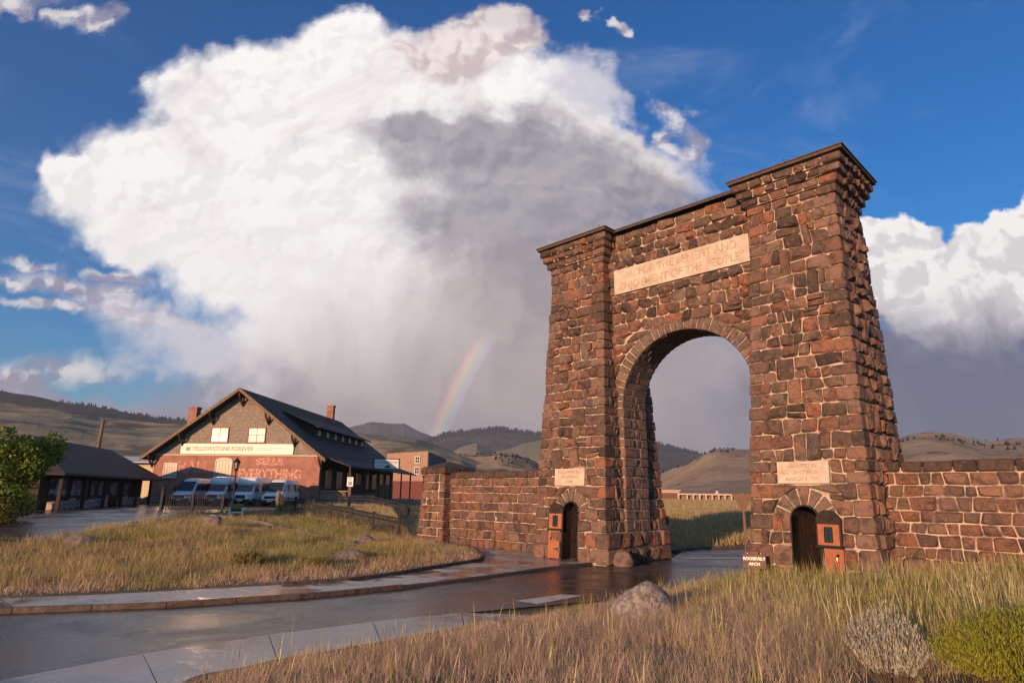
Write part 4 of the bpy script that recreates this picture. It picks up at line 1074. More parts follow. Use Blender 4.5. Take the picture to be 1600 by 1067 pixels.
for sx in (-1, 1):
    xe = 10.7
    q = [(0, -OV, ZK), (sx*xe, -OV, zr(xe)), (sx*xe, LEN+OV, zr(xe)), (0, LEN+OV, ZK)]
    if sx < 0: q = q[::-1]
    rf = MB().prism([(x, y, z-.22) for x, y, z in q], (0, 0, .22)).build('roof', M['roofslate'], hall)
    bb = [(0, -OV-.07, ZK+.03), (sx*(xe+.05), -OV-.07, zr(xe)-.0), (sx*(xe+.05), -OV-.07, zr(xe)-.38), (0, -OV-.07, ZK-.38)]
    MB().prism(bb if sx < 0 else bb[::-1], (0, .09, 0)).build('barge_board', simple('barge_wood', (.22, .13, .08), (.15, .09, .06), 4, .7), rf)
    # brackets
    for bxp in (9.9, 6.6, 3.3):
        bz = zr(bxp)-.34; mb = MB()
        mb.box(sx*bxp-.09, sx*bxp+.09, -1.15, 0, bz-.22, bz-.02); mb.box(sx*bxp-.09, sx*bxp+.09, -.18, -.02, bz-1.35, bz-.22)
        mb.prism([(sx*bxp-.08, -.12, bz-1.3), (sx*bxp-.08, -.12, bz-1.08), (sx*bxp-.08, -1.02, bz-.22), (sx*bxp-.08, -1.10, bz-.34)], (.16, 0, 0)); mb.build('bracket', M['darktrim'], hall)
mb = MB(); mb.box(-.09, .09, -1.15, 0, ZK-.9, ZK-.6); mb.box(-.09, .09, -.18, -.02, ZK-2.0, ZK-.9); mb.prism([(-.08, -.12, ZK-1.95), (-.08, -.12, ZK-1.7), (-.08, -1.02, ZK-.88), (-.08, -1.1, ZK-1.0)], (.16, 0, 0)); mb.build('bracket', M['darktrim'], hall)
MB().box(-1.35, 1.35, -.03, .03, ZK-1.75, ZK-1.0).build('vent_panel', simple('vent_wood', (.20, .14, .10), None, 1, .8), hall)
def window(par, x0, x1, z0, z1, y, fm, nv=2, nh=2, arch_top=False, glass=None, glass2=None):
    wd = MB(); d = .09
    for a, b, c_, e in ((x0-.1, x0, z0-.1, z1+.1), (x1, x1+.1, z0-.1, z1+.1), (x0, x1, z0-.12, z0), (x0, x1, z1, z1+.1)): wd.box(a, b, y-d, y, c_, e)
    if arch_top:
        k = 8; hw = (x1-x0)/2+.1; cx_ = (x0+x1)/2
        wd.prism([(cx_-hw*math.cos(math.pi*j/k), y-d, z1+.1+.32*math.sin(math.pi*j/k)) for j in range(k+1)][::-1], (0, d, 0))
    fr = wd.build('window', fm, par)
    zm = (z0+z1)/2
    MB().box(x0, x1, y-.035, y-.004, zm, z1).build('pane', glass or M['blind'], fr); MB().box(x0, x1, y-.032, y-.004, z0, zm-.001).build('pane', glass2 or glass or M['blind'], fr)
    for k in range(1, nv): u = x0+(x1-x0)*k/nv; MB().box(u-.03, u+.03, y-.065, y-.03, z0, z1).build('muntin', fm, fr)
    for k in range(1, nh): u = z0+(z1-z0)*k/nh; MB().box(x0, x1, y-.060, y-.031, u-.03, u+.03).build('muntin', fm, fr)
    return fr
window(hall, -3.3, -1.4, 6.95, 8.5, 0, M['redframe'], 2, 2, False, M['blind'], M['panereflect'])
window(hall, 1.1, 3.0, 6.95, 8.5, 0, M['redframe'], 2, 2, False, M['blind'], M['blind'])
window(hall, -8.45, -7.0, 2.95, 4.45, 0, M['paleframe'], 5, 5, False, M['panereflect'])
window(hall, -2.35, -.55, 2.85, 4.75, 0, M['paleframe'], 5, 6, True, M['panereflect'])
MB().box(-8.6, -6.85, -.16, 0, 2.72, 2.84).build('sill', M['foundation'], hall); MB().box(-2.5, -.4, -.16, 0, 2.62, 2.74).build('sill', M['foundation'], hall)
bn_ = MB().box(-6.72, 6.55, -.14, -.055, 5.56, 6.72).build('banner', M['banner'], hall)
text('lettering', 'YELLOWSTONE FOREVER', .66, M['goldprint'], bn_, frame_mtx((-1.75, -.145, 6.14), (1, 0, 0), (0, 0, 1)), .004, sx=.95, bold=.012)
MB().prism([(-6.1, -.148, 5.92), (-5.62, -.148, 5.92), (-5.62, -.148, 6.4), (-5.85, -.148, 6.28), (-5.98, -.148, 6.42), (-6.1, -.148, 6.25)][::-1][::-1], (0, .006, 0)).build('emblem', M['goldprint'], bn_)
for z, x1 in ((6.24, 5.6), (6.04, 4.2)): MB().box(2.2, x1, -.147, -.141, z-.025, z+.025).build('print_line', simple('thin_print', (.5, .42, .32), None, 1, .6), bn_)
text('ghost_sign', 'SELLS', 1.0, M['ghost'], hall, frame_mtx((3.85, -.006, 4.72), (1, 0, 0), (0, 0, 1)), .002, sx=1.32, bold=.04)
text('ghost_sign', 'EVERYTHING', 1.45, M['ghost'], hall, frame_mtx((4.0, -.006, 3.35), (1, 0, 0), (0, 0, 1)), .002, sx=.86, bold=.045)
text('ghost_sign', 'HALL', 1.75, M['ghost2'], hall, frame_mtx((-5.05, -.006, 4.05), (1, 0, 0), (0, 0, 1)), .002, sx=.95, bold=.05)
# chimneys
for cx_, cy_, zt in ((-6.6, 1.5, 10.9), (.7, 27, 14.6)):
    ch = MB().box(cx_-.5, cx_+.5, cy_-.45, cy_+.45, 7.0, zt); ch.box(cx_-.58, cx_+.58, cy_-.53, cy_+.53, zt, zt+.22); ch.build('chimney', M['brick'], hall)
# long shed dormer on the slope away from the sun
d0, d1 = 5.5, 26.5; xa, xb = 3.0, 6.6
zt_, zb_ = zr(xa)+.12, zr(xb)+1.05
dm = MB().prism([(xb, d0, zr(xb)-.1), (xb, d0, zb_), (xa, d0, zt_-.05), (xa, d0, zr(xa)-.3)], (0, d1-d0, 0)).build('dormer', M['darktrim'], hall)
MB().prism([(xa-.3, d0-.8, zt_+.12), (xb+.8, d0-.8, zb_-.12), (xb+.8, d0-.8, zb_+.03), (xa-.3, d0-.8, zt_+.27)][::-1], (0, d1-d0+1.6, 0)).build('dormer_roof', M['roofslate'], dm)
for k in range(7):
    y = d0+1.4+k*3.0; p = MB().box(xb, xb+.05, y, y+.75, zr(xb)+.22, zb_-.12).build('window', M['whitepaint'], dm); MB().box(xb+.05, xb+.06, y+.1, y+.65, zr(xb)+.3, zb_-.2).build('pane', simple('pale_glass', (.38, .38, .40), None, 1, .2), p)
# side porch, deck, railing
side = MB().box(HW-.02, HW+.03, .4, LEN-.3, 1.3, 5.35).build('porch_wall', simple('porch_dark', (.035, .028, .025), (.05, .04, .034), 3, .7), hall)  # thin near-black skin over the side wall
for k in range(8):
    y = 1.6+k*3.8; wn = MB().box(HW+.03, HW+.09, y, y+2.3, 1.75, 4.3).build('shop_window', M['darktrim'], side)
    MB().box(HW+.09, HW+.10, y+.12, y+1.1, 1.9, 4.15).build('pane', M['glassdark'], wn); MB().box(HW+.09, HW+.10, y+1.2, y+2.18, 1.9, 4.15).build('pane', simple('warm_pane', (.22, .15, .09), None, 1, .15) if k % 2 == 0 else M['glassdark'], wn)
pr = MB().prism([(10.6, -.4, 5.15), (13.4, -.4, 4.2), (13.4, -.4, 4.38), (10.6, -.4, 5.33)][::-1], (0, LEN+1.2, 0)).build('porch_roof', M['roofslate'], hall)
for k in range(6): MB().box(13.0, 13.18, .4+k*6.1, .58+k*6.1, .4, 4.3).build('porch_post', M['darktrim'], hall)
dk = MB().box(HW+.06, 13.3, .0, LEN, -.5, .55).build('porch_deck', M['foundation'], hall)
rl = MB()
for z in (.75, 1.55): rl.box(HW+.3, 13.2, -.10, -.02, z, z+.09)
RW = simple('rail_wood', (.40, .26, .15), (.32, .2, .12), 5, .7)
rl.build('rail', RW, dk)
for k in range(20): MB().box(HW+.35+k*.145, HW+.40+k*.145, -.085, -.035, .84, 1.55).build('baluster', RW, dk)
for k in range(7): MB().box(HW+1.2+k*.35, HW+1.5+k*.35, 19+k*.01, 19.08+k*.01, .56, 2.5).build('fence_board', RW, dk)
# roof sign
rsn = empty('roof_sign', (12.6, 11.5, 4.1), 0); rsn.parent = hall; rsn.rotation_euler = (0, 0, R(8))
rsn.scale = (.82, .82, .82)
sbx = MB().box(-.1, 4.1, -.12, .12, .35, 2.1).build('sign_box', M['darktrim'], rsn)
MB().box(.1, 3.9, -.14, -.125, .5, 1.95).build('sign_face', simple('pale_sign', (.62, .62, .66), None, 1, .5), sbx)
dkp = simple('dark_print', (.06, .06, .09), None, 1, .6)
text('lettering', 'YELLOWSTONE', .42, dkp, sbx, frame_mtx((2.3, -.146, 1.5), (1, 0, 0), (0, 0, 1)), .003)
MB().prism([(1.6, -.147, .62), (2.8, -.147, .62), (2.35, -.147, 1.15), (2.15, -.147, 1.0), (2.05, -.147, 1.08)], (0, .006, 0)).build('emblem', dkp, sbx)
MB().tube([(2, 0, -4.6), (2, 0, .4)], .07, 6).build('sign_pole', M['darktrim'], rsn)

# ------------------------------------------------------------------ pavilion at the left
PVX, PVY = -41.3, 66.0; pdir = Vector((.26, -.9656))
pav = empty('low_pavilion', (PVX, PVY, 1.28), math.atan2(-.9656, .26)+math.pi/2, 'low dark pavilion with brown hipped roof and rubble stone base', 'building')
# local: -y = towards the camera along the ridge, +x = towards the hall
Lr, hwp, ze, zk = 23.0, 4.4, 2.62, 5.45
rq = [(-hwp, -Lr, ze), (hwp, -Lr, ze), (hwp, 4.6, ze), (-hwp, 4.6, ze), (0, -Lr+4, zk), (0, 0, zk)]
pr_ = MB(); pr_.add([*rq, *[(x, y, z-.16) for x, y, z in rq[:4]]], [(0, 1, 4), (1, 2, 5, 4), (2, 3, 5), (3, 0, 4, 5), (9, 8, 7, 6), (0, 6, 7, 1), (1, 7, 8, 2), (2, 8, 9, 3), (3, 9, 6, 0)])
pr_.build('roof', M['roofbrown'], pav)
MB().box(-2.9, 2.4, -Lr+1.5, 3.6, -.4, 2.75).build('wall', M['darktrim'], pav)
for k in range(5):
    y = -Lr+3+k*4.1
    wn = MB().box(2.4, 2.47, y, y+3.2, .9, 2.3).build('window', M['darktrim'], pav)
    for j in range(3): MB().box(2.47, 2.48, y+.1+j*1.05, y+1.0+j*1.05, 1.0, 2.2).build('pane', simple('painted_sky_pane', (.30, .32, .36), (.10, .11, .13), .8, .08, spec=.9) if (j+k) % 3 else M['glassdark'], wn)  # sky reflection is put into the colour of the pale panes
for k in range(6): MB().box(3.7, 3.92, -Lr+1.2+k*4.6, -Lr+1.42+k*4.6, -.3, 2.5).build('post', M['darktrim'], pav)
MB().box(2.6, 2.7, -9.2, -7.6, -.1, 1.0).build('notice_panel', simple('pinkish_panel', (.30, .20, .17), None, 1, .8), pav)
rb = random.Random(3)
sbase = MB()
rubble = simple('river_rubble', (.40, .35, .31), (.22, .19, .17), 3, .85, .7, 12)
for seg in ((-Lr+1.5, -10.2), (-6.4, 3.5)):
    MB().box(3.05, 3.4, seg[0], seg[1], -.4, .62).build('base_core', M['mortar'], pav)
    y = seg[0]
    while y < seg[1]-.3:
        wdt = rb.uniform(.35, .75); z = -.3
        while z < .6:
            hh = rb.uniform(.26, .42); v, f = stone([(y+.02, z+.02), (y+wdt-.02, z+.02), (y+wdt-.02, z+hh-.02), (y+.02, z+hh-.02)], .12, rb, .26)
            v = [(3.4+n_, u, z_) for u, z_, n_ in v]; mesh_obj('rubble_stone', v, f, rubble, pav, tuple(np.mean(v, axis=0))); z += hh
        y += wdt
# tan metal shed and white roofed sheds behind
M['cream'] = simple('cream_metal', (.55, .46, .28), (.47, .39, .24), 2, .6, stretch=(8, 8, .1))
sh = empty('metal_shed', (-52.5, 88, 1.3), R(-3), 'cream corrugated metal shed with grey roof behind the pavilion', 'shed')
MB().box(-7, 7, 0, 9, -.3, 4.9).build('wall', M['cream'], sh)
for k in range(40): MB().box(-6.95+k*.35, -6.88+k*.35, -.03, 0, -.2, 4.85).build('rib', M['cream'], sh)
MB().prism([(-7.4, -.5, 5.0), (7.4, -.5, 5.0), (7.4, 5, 6.0), (-7.4, 5, 6.0)], (0, 0, .15)).build('roof', simple('grey_metal', (.30, .31, .34), None, 1, .4), sh)
MB().tube([(-7.3, -.6, 4.95), (7.3, -.6, 4.95)], .09, 6).build('gutter', M['darktrim'], sh); MB().tube([(6.6, -.6, 4.9), (6.9, -.2, 4.2), (6.9, -.1, -.2)], .06, 6).build('downpipe', M['darktrim'], sh)
def whiteshed(x, y, w_, l, h, label):
    s_ = empty('storage_shed', (x, y, 1.3), 0, label, 'shed')
    MB().box(-w_/2, w_/2, 0, l, -.3, h).build('wall', M['cream'], s_)
    MB().prism([(-w_/2-.3, -.3, h), (w_/2+.3, -.3, h), (0, -.3, h+.9)], (0, l+.6, 0)).build('roof', M['whitepaint'], s_)
whiteshed(-72, 115, 7, 9, 6.0, 'small shed with shallow white gable roof above the pavilion roof')
whiteshed(-62.5, 112, 5.5, 8, 6.6, 'cream shed with white roof tucked behind the brick hall')
# utility pole
px_, pz_ = at_f(154, 703, 80); qx, qz = at_f(162, 655, 80)
up_ = empty('utility_pole', (px_, 80, 1.3), 0, 'bare leaning wooden utility pole with small insulators behind the pavilion', 'pole')
WOODP = simple('pole_wood', (.20, .14, .09), (.13, .09, .06), 5, .85, .4, 20, stretch=(1, 1, .1))
MB().tube([(-.25, 0, -1), (qx-px_, 0, qz-1.3)], [.28, .2], 10).build('shaft', WOODP, up_)
tx, tz = qx-px_, qz-1.3
MB().tube([(tx-.1, 0, tz-.5), (tx+.5, 0, tz-.5)], .05, 5).build('arm', M['iron'], up_); MB().tube([(tx+.45, 0, tz-.55), (tx+.45, 0, tz-.2)], .07, 6).build('insulator', M['glassdark'], up_)
MB().tube([(tx-.5, 0, tz-1.6), (tx-.1, 0, tz-1.6)], .05, 5).build('arm', M['iron'], up_)

# ------------------------------------------------------------------ timber building and far school
tb = empty('timber_store', (-24.2, 150, 1.4), R(3), 'rough vertical timber store front with stacked sash windows', 'building')
M['barn'] = simple('weathered_boards', (.52, .32, .22), (.38, .23, .16), 3, .8, .3, 14, stretch=(6, 1, .35))
tb.scale = (1.58, 1.58, 1.58)
PW = 6.0
npl = 26
for k in range(npl):
    x0 = -PW/2+PW*k/npl; top = 6.45+(.45)*k/npl+rb.uniform(-.04, .04)
    MB().box(x0+.012, x0+PW/npl-.012, rb.uniform(-.05, -.02), .06, 2.5, top).build('plank', M['barn'], tb)
MB().box(-PW/2, PW/2, .061, 9, -.3, 6.4).build('wall', M['barn'], tb)
MB().box(-PW/2-.3, PW/2+.4, -.06, .06, -.3, 2.48).build('base_panel', simple('red_base', (.17, .055, .045), None, 1, .7), tb)
MB().prism([(PW/2+.1, -.02, 1.6), (PW/2+2.6, 4, 1.6), (PW/2+2.6, 4, 5.9), (PW/2+.1, -.02, 6.8)], (-.3, .3, 0)).build('side_wall', simple('grey_boards', (.12, .125, .13), None, 1, .8), tb)
for z in (5.15, 3.6): window(tb, 1.2, 1.75, z, z+.85, -.06, M['whitepaint'], 2, 2, False, M['glassdark'])
for z in (3.7,): window(tb, -1.6, -1.1, z, z+.8, -.06, M['whitepaint'], 2, 2, False, M['glassdark'])
scx, scz = at_f(1031, 780, 150)
sch = empty('long_school', (44.5, 150, 1.2), R(-8), 'long low pale building with white columns seen through the arch', 'building')
SCW = simple('pale_stucco', (.58, .42, .33), (.5, .36, .28), 2, .8)
MB().box(-9.4, -5.2, .0, 8, -.5, 2.6).build('end_block', SCW, sch); MB().box(-9.7, -4.9, -.4, 8.3, 2.6, 2.85).build('cornice', SCW, sch)
MB().box(-9.1, -5.6, -.05, 0, .6, 2.2).build('painted_shade_panel', M['brownpaint'], sch)  # flat brown panel stands in for shade on the block front
MB().box(-5.2, 9.4, 1.2, 8, -.5, 1.75).build('wall', simple('stucco_painted_shade', (.22, .16, .13), None, 1, .8), sch)  # stucco colour darkened to imitate shade behind the columns
MB().box(-5.2, 9.5, -.1, 8, 1.75, 2.1).build('fascia', SCW, sch)
for k in range(10): MB().box(-3.6+k*1.42, -3.25+k*1.42, 0, .35, -.5, 1.75).build('column', SCW, sch)
MB().tube([(3.4, .3, 2.1), (3.4, .3, 2.75)], [.5, .25], 8).build('dome', SCW, sch)

# ------------------------------------------------------------------ vans
M['vanwhite'] = simple('white_car_paint', (.74, .75, .77), None, 1, .25, spec=.5, coat=.6)
M['tyre'] = simple('tyre_rubber', (.02, .02, .02), None, 1, .8); M['rim'] = simple('wheel_rim', (.35, .35, .36), None, 1, .3, metal=.8)
M['autoglass'] = simple('tinted_glass', (.02, .026, .032), None, 1, .04, spec=.9)
M['bumper'] = simple('black_plastic', (.03, .03, .03), None, 1, .6); M['lamp'] = simple('headlamp', (.55, .55, .52), None, 1, .08, spec=1)
def loft(stations, npt=16):
    """stations: (y, half width low, half width high, z0, z1); superellipse sections"""
    mb = MB(); n = npt
    for y, wl_, wh, z0, z1 in stations:
        for j in range(n):
            a = 2*math.pi*(j+.5)/n; ca, sa = math.cos(a), math.sin(a)
            e = .32; x = math.copysign(abs(ca)**e, ca); z = math.copysign(abs(sa)**e, sa)
            k = (z+1)/2; mb.v.append((x*(wl_+(wh-wl_)*k), y, z0+(z1-z0)*k))
    m_ = len(stations)
    for i in range(m_-1):
        for j in range(n):
            a = i*n+j; b = i*n+(j+1) % n; mb.f.append((a, a+n, b+n, b))
    mb.f.append(tuple(range(n))); mb.f.append(tuple((m_-1)*n+j for j in range(n-1, -1, -1)))
    return mb
def wheels(root, ys, w_):
    for y in ys:
        for sx in (-1, 1):
            t = MB().tube([(sx*(w_-.24), y, .36), (sx*w_, y, .36)], .36, 18).build('tyre', M['tyre'], None)
            wh = empty('wheel', (0, 0, 0)); wh.parent = root; t.parent = wh
            MB().tube([(sx*(w_-.02), y, .36), (sx*(w_+.012), y, .36)], [.22, .19], 12).build('rim', M['rim'], wh)
def van(kind, loc, rz, label):
    root = empty('passenger_van' if kind == 'van' else 'shuttle_bus', loc, rz, label, 'van' if kind == 'van' else 'shuttle bus', 'white vans parked nose out before the hall')
    if kind == 'van':
        b = loft([(-2.98, .78, .70, .42, .92), (-2.86, .92, .84, .34, 1.10), (-2.4, .99, .90, .30, 1.24), (-2.0, 1.0, .92, .30, 1.36), (-1.55, 1.0, .88, .30, 1.86), (-1.12, 1.0, .84, .30, 2.34), (-.75, 1.0, .82, .30, 2.58), (-.2, 1.0, .82, .30, 2.66), (2.6, 1.0, .82, .30, 2.66), (2.9, .98, .80, .34, 2.60), (2.98, .95, .76, .42, 2.45)])
        b.build('body', M['vanwhite'], root, smooth=True)
        MB().prism([(-.80, -2.04, 1.42), (.80, -2.04, 1.42), (.70, -1.20, 2.30), (-.70, -1.20, 2.30)], (0, -.035, .03)).build('windscreen', M['autoglass'], root)
        for sx in (-1, 1):
            q = [(sx*.985, -1.78, 1.46), (sx*.985, -.72, 1.46), (sx*.90, -.72, 2.12), (sx*.90, -1.25, 2.12)]
            MB().prism(q if sx > 0 else q[::-1], (sx*.025, 0, .012)).build('door_window', M['autoglass'], root)
            q = [(sx*.985, -.55, 1.46), (sx*.985, 2.72, 1.46), (sx*.90, 2.72, 2.14), (sx*.90, -.55, 2.14)]
            MB().prism(q if sx > 0 else q[::-1], (sx*.025, 0, .012)).build('side_window', M['autoglass'], root)
            MB().box(min(sx*.62, sx*.86), max(sx*.62, sx*.86), -2.95, -2.82, .86, 1.06).build('headlight', M['lamp'], root)
            MB().box(min(sx*1.06, sx*1.24), max(sx*1.06, sx*1.24), -1.78, -1.66, 1.42, 1.72).build('wing_mirror', M['bumper'], root)
            MB().box(min(sx*.99, sx*1.012), max(sx*.99, sx*1.012), -.62, -.605, .5, 2.1).build('door_seam', M['bumper'], root)
        MB().box(-.55, .55, -3.0, -2.9, .72, .98).build('grille', M['bumper'], root); MB().box(-.92, .92, -3.03, -2.88, .36, .60).build('bumper', M['bumper'], root)
        MB().box(-.25, .25, -3.045, -3.03, .45, .57).build('number_plate', M['whitepaint'], root)
        wheels(root, (-2.0, 1.75), 1.0)
    else:
        loft([(-3.3, .76, .70, .5, 1.0), (-3.15, .9, .84, .4, 1.18), (-2.45, .98, .92, .36, 1.36), (-2.0, 1.0, .86, .36, 1.95), (-1.6, 1.0, .84, .36, 2.15), (-.9, 1.0, .86, .36, 2.15)]).build('cab', M['vanwhite'], root, smooth=True)
        loft([(-2.1, .9, .86, 2.04, 2.52), (-1.9, 1.02, .98, 1.98, 2.72), (-1.3, 1.08, 1.02, 1.98, 2.82), (-1.05, 1.1, 1.04, 1.9, 2.82)]).build('cab_cap', M['vanwhite'], root, smooth=True)
        loft([(-1.04, 1.12, 1.06, .45, 2.84), (-.9, 1.14, 1.08, .42, 2.86), (3.2, 1.14, 1.08, .42, 2.86), (3.3, 1.10, 1.04, .5, 2.8)]).build('box_body', M['vanwhite'], root, smooth=True)
        MB().prism([(-.80, -2.48, 1.42), (.80, -2.48, 1.42), (.72, -2.06, 1.96), (-.72, -2.06, 1.96)], (0, -.04, .03)).build('windscreen', M['autoglass'], root)
        for sx in (-1, 1):
            q = [(sx*.985, -2.2, 1.4), (sx*.985, -1.2, 1.4), (sx*.90, -1.2, 1.95), (sx*.90, -1.9, 1.95)]
            MB().prism(q if sx > 0 else q[::-1], (sx*.03, 0, .012)).build('door_window', M['autoglass'], root)
            for k in range(4):
                q = [(sx*1.125, -.7+k*.98, 1.5), (sx*1.125, .15+k*.98, 1.5), (sx*1.10, .15+k*.98, 2.25), (sx*1.10, -.7+k*.98, 2.25)]
                MB().prism(q if sx > 0 else q[::-1], (sx*.02, 0, .01)).build('side_window', M['autoglass'], root)
            MB().box(min(sx*.6, sx*.86), max(sx*.6, sx*.86), -3.27, -3.1, .88, 1.08).build('headlight', M['lamp'], root)
            MB().box(min(sx*1.1, sx*1.3), max(sx*1.1, sx*1.3), -2.3, -2.18, 1.4, 1.75).build('wing_mirror', M['bumper'], root)
        MB().box(-.5, .5, -3.32, -3.22, .72, 1.05).build('grille', M['bumper'], root); MB().box(-.95, .95, -3.38, -3.2, .42, .66).build('bumper', M['bumper'], root)
        MB().box(-.25, .25, -3.395, -3.38, .48, .62).build('number_plate', M['whitepaint'], root)
        wheels(root, (-2.3, 1.9), 1.06)
    return root
VY = 67.3
for (px, kind, lab, dy) in ((288, 'van', 'white high-roof van parked at the pavilion end of the row', 0), (341, 'bus', 'white shuttle bus with rounded cab cap parked next to the end van', .4), (384, 'bus', 'white shuttle bus parked behind the black lamp post, between bus and van', .2), (428, 'van', 'white high-roof van with long side windows parked at the fence end', -.6)):
    d = ray(px, 770); X_ = d.x/d.y*(VY+dy-2.0); van(kind, (X_, VY+dy, gz(X_, VY)+.05), R(0), lab)

# ------------------------------------------------------------------ lamps, speed sign, barrier
def lamp(loc, label, h=3.9):
    root = empty('street_lamp', loc, 0, label, 'street lamp', 'black lantern street lamps')
    MB().tube([(0, 0, -.2), (0, 0, .15), (0, 0, .2), (0, 0, .7), (0, 0, .75), (0, 0, h-.6)], [.17, .17, .12, .10, .07, .055], 12).build('pole', M['iron'], root, smooth=False)
    MB().tube([(0, 0, h-.62), (0, 0, h-.5), (0, 0, h-.42)], [.09, .16, .12], 10).build('collar', M['iron'], root)
    gl = MB(); k = 6
    for z, r_ in ((h-.42, .14), (h+.12, .25)): gl.v += [(r_*math.cos(2*math.pi*j/k), r_*math.sin(2*math.pi*j/k), z) for j in range(k)]
    gl.f += [(j, (j+1) % k, k+(j+1) % k, k+j) for j in range(k)]
    lt = gl.build('lantern_glass', simple('lantern_glass', (.30, .25, .18), None, 1, .15, spec=.8), root)
    for j in range(k):
        a = 2*math.pi*j/k; MB().tube([(.145*math.cos(a), .145*math.sin(a), h-.42), (.255*math.cos(a), .255*math.sin(a), h+.12)], .018, 4).build('lantern_rib', M['iron'], lt)
    MB().tube([(0, 0, h+.10), (0, 0, h+.14), (0, 0, h+.42), (0, 0, h+.46), (0, 0, h+.62)], [.33, .33, .08, .05, .015], 8).build('lantern_cap', M['iron'], root)
    MB().tube([(-.22, 0, h-1.1), (.22, 0, h-1.1)], .025, 5).build('cross_arm', M['iron'], root)
lx, ly = -23.3, 54.6; lamp((lx, ly, gz(lx, ly)), 'black lantern street lamp standing before the parked shuttle bus', 3.75)
lx, ly = -9.7, 72; lamp((lx, ly, gz(lx, ly)), 'black lantern street lamp before the timber store, beside the stone pier', 3.9)
sx_, sy_ = -12.9, 52; z0 = gz(sx_, sy_)
sp = empty('speed_sign', (sx_, sy_, z0), R(-10), 'white speed limit 20 sign on a brown wooden post by the field', 'sign')
MB().box(-.09, .09, 0, .14, -.3, 2.2).build('post', M['brownpaint'], sp)
pl = MB().box(-.26, .26, -.03, -.005, 1.95, 2.68).build('plate', M['whitepaint'], sp); blk = simple('sign_black', (.02, .02, .02), None, 1, .6)
text('lettering', 'SPEED', .13, blk, pl, frame_mtx((0, -.034, 2.58), (1, 0, 0), (0, 0, 1)), .002); text('lettering', 'LIMIT', .13, blk, pl, frame_mtx((0, -.034, 2.45), (1, 0, 0), (0, 0, 1)), .002)
text('lettering', '20', .36, blk, pl, frame_mtx((0, -.034, 2.17), (1, 0, 0), (0, 0, 1)), .002, bold=.012)
bx_, by_ = at_z(368, 806, 1.15); bz_ = gz(bx_, by_)
bar = empty('sawhorse_barrier', (bx_, by_, bz_), R(5), 'small yellow and white barrier at the head of the path', 'barrier')
for xx in (-.42, .42): MB().box(xx-.05, xx+.05, -.05, .05, -.1, .70).build('leg', M['whitepaint'], bar)
MB().box(-.5, .5, -.075, -.05, .62, .86).build('board', simple('yellow_paint', (.22, .15, .04), None, 1, .6), bar); MB().box(-.46, .46, .05, .07, .25, .34).build('lower_board', M['whitepaint'], bar)

# ------------------------------------------------------------------ foliage
def leaf_mat(name, rough=.65, trans=.35):
    mt = bpy.data.materials.new(name); mt.use_nodes = True; mt.node_tree.nodes.clear(); t = NT(mt.node_tree)
    at = t.n('ShaderNodeAttribute', attribute_name='tint').outputs['Color']
    d = t.n('ShaderNodeBsdfPrincipled'); d.inputs['Roughness'].default_value = rough; d.inputs['Specular IOR Level'].default_value = .25
    tr = t.n('ShaderNodeBsdfTranslucent'); mx = t.n('ShaderNodeMixShader'); mx.inputs[0].default_value = trans
    t.set(d.inputs['Base Color'], at); t.set(tr.inputs[0], at); t.l.new(d.outputs[0], mx.inputs[1]); t.l.new(tr.outputs[0], mx.inputs[2])
    o = t.n('ShaderNodeOutputMaterial'); t.l.new(mx.outputs[0], o.inputs[0]); return mt
M['grass'] = leaf_mat('grass_blades'); M['leaf'] = leaf_mat('leaves', .5, .3)
def np_mesh(name, V, Fq, tint, mat, parent=None, kind=None, label=None):
    """V (n,3), Fq (m,k) int, tint (n,3)"""
    me = bpy.data.meshes.new(name); n, mm_, k = len(V), len(Fq), Fq.shape[1]
    me.vertices.add(n); me.vertices.foreach_set('co', V.astype(np.float32).ravel())
    me.loops.add(mm_*k); me.loops.foreach_set('vertex_index', Fq.astype(np.int32).ravel())
    me.polygons.add(mm_); me.polygons.foreach_set('loop_start', (np.arange(mm_)*k).astype(np.int32)); me.polygons.foreach_set('loop_total', np.full(mm_, k, np.int32))
    ca = me.color_attributes.new('tint', 'FLOAT_COLOR', 'POINT'); ca.data.foreach_set('color', np.c_[tint, np.ones(n)].astype(np.float32).ravel())
    me.update(); me.materials.append(mat); o = bpy.data.objects.new(name, me); col.objects.link(o); o.parent = parent
    tag(o, label, kind=kind); return o
PAL = {'gold': (.54, .39, .17), 'pink': (.68, .47, .34), 'green': (.18, .24, .05), 'olive': (.36, .34, .09), 'straw': (.62, .50, .27), 'dark': (.10, .10, .035)}
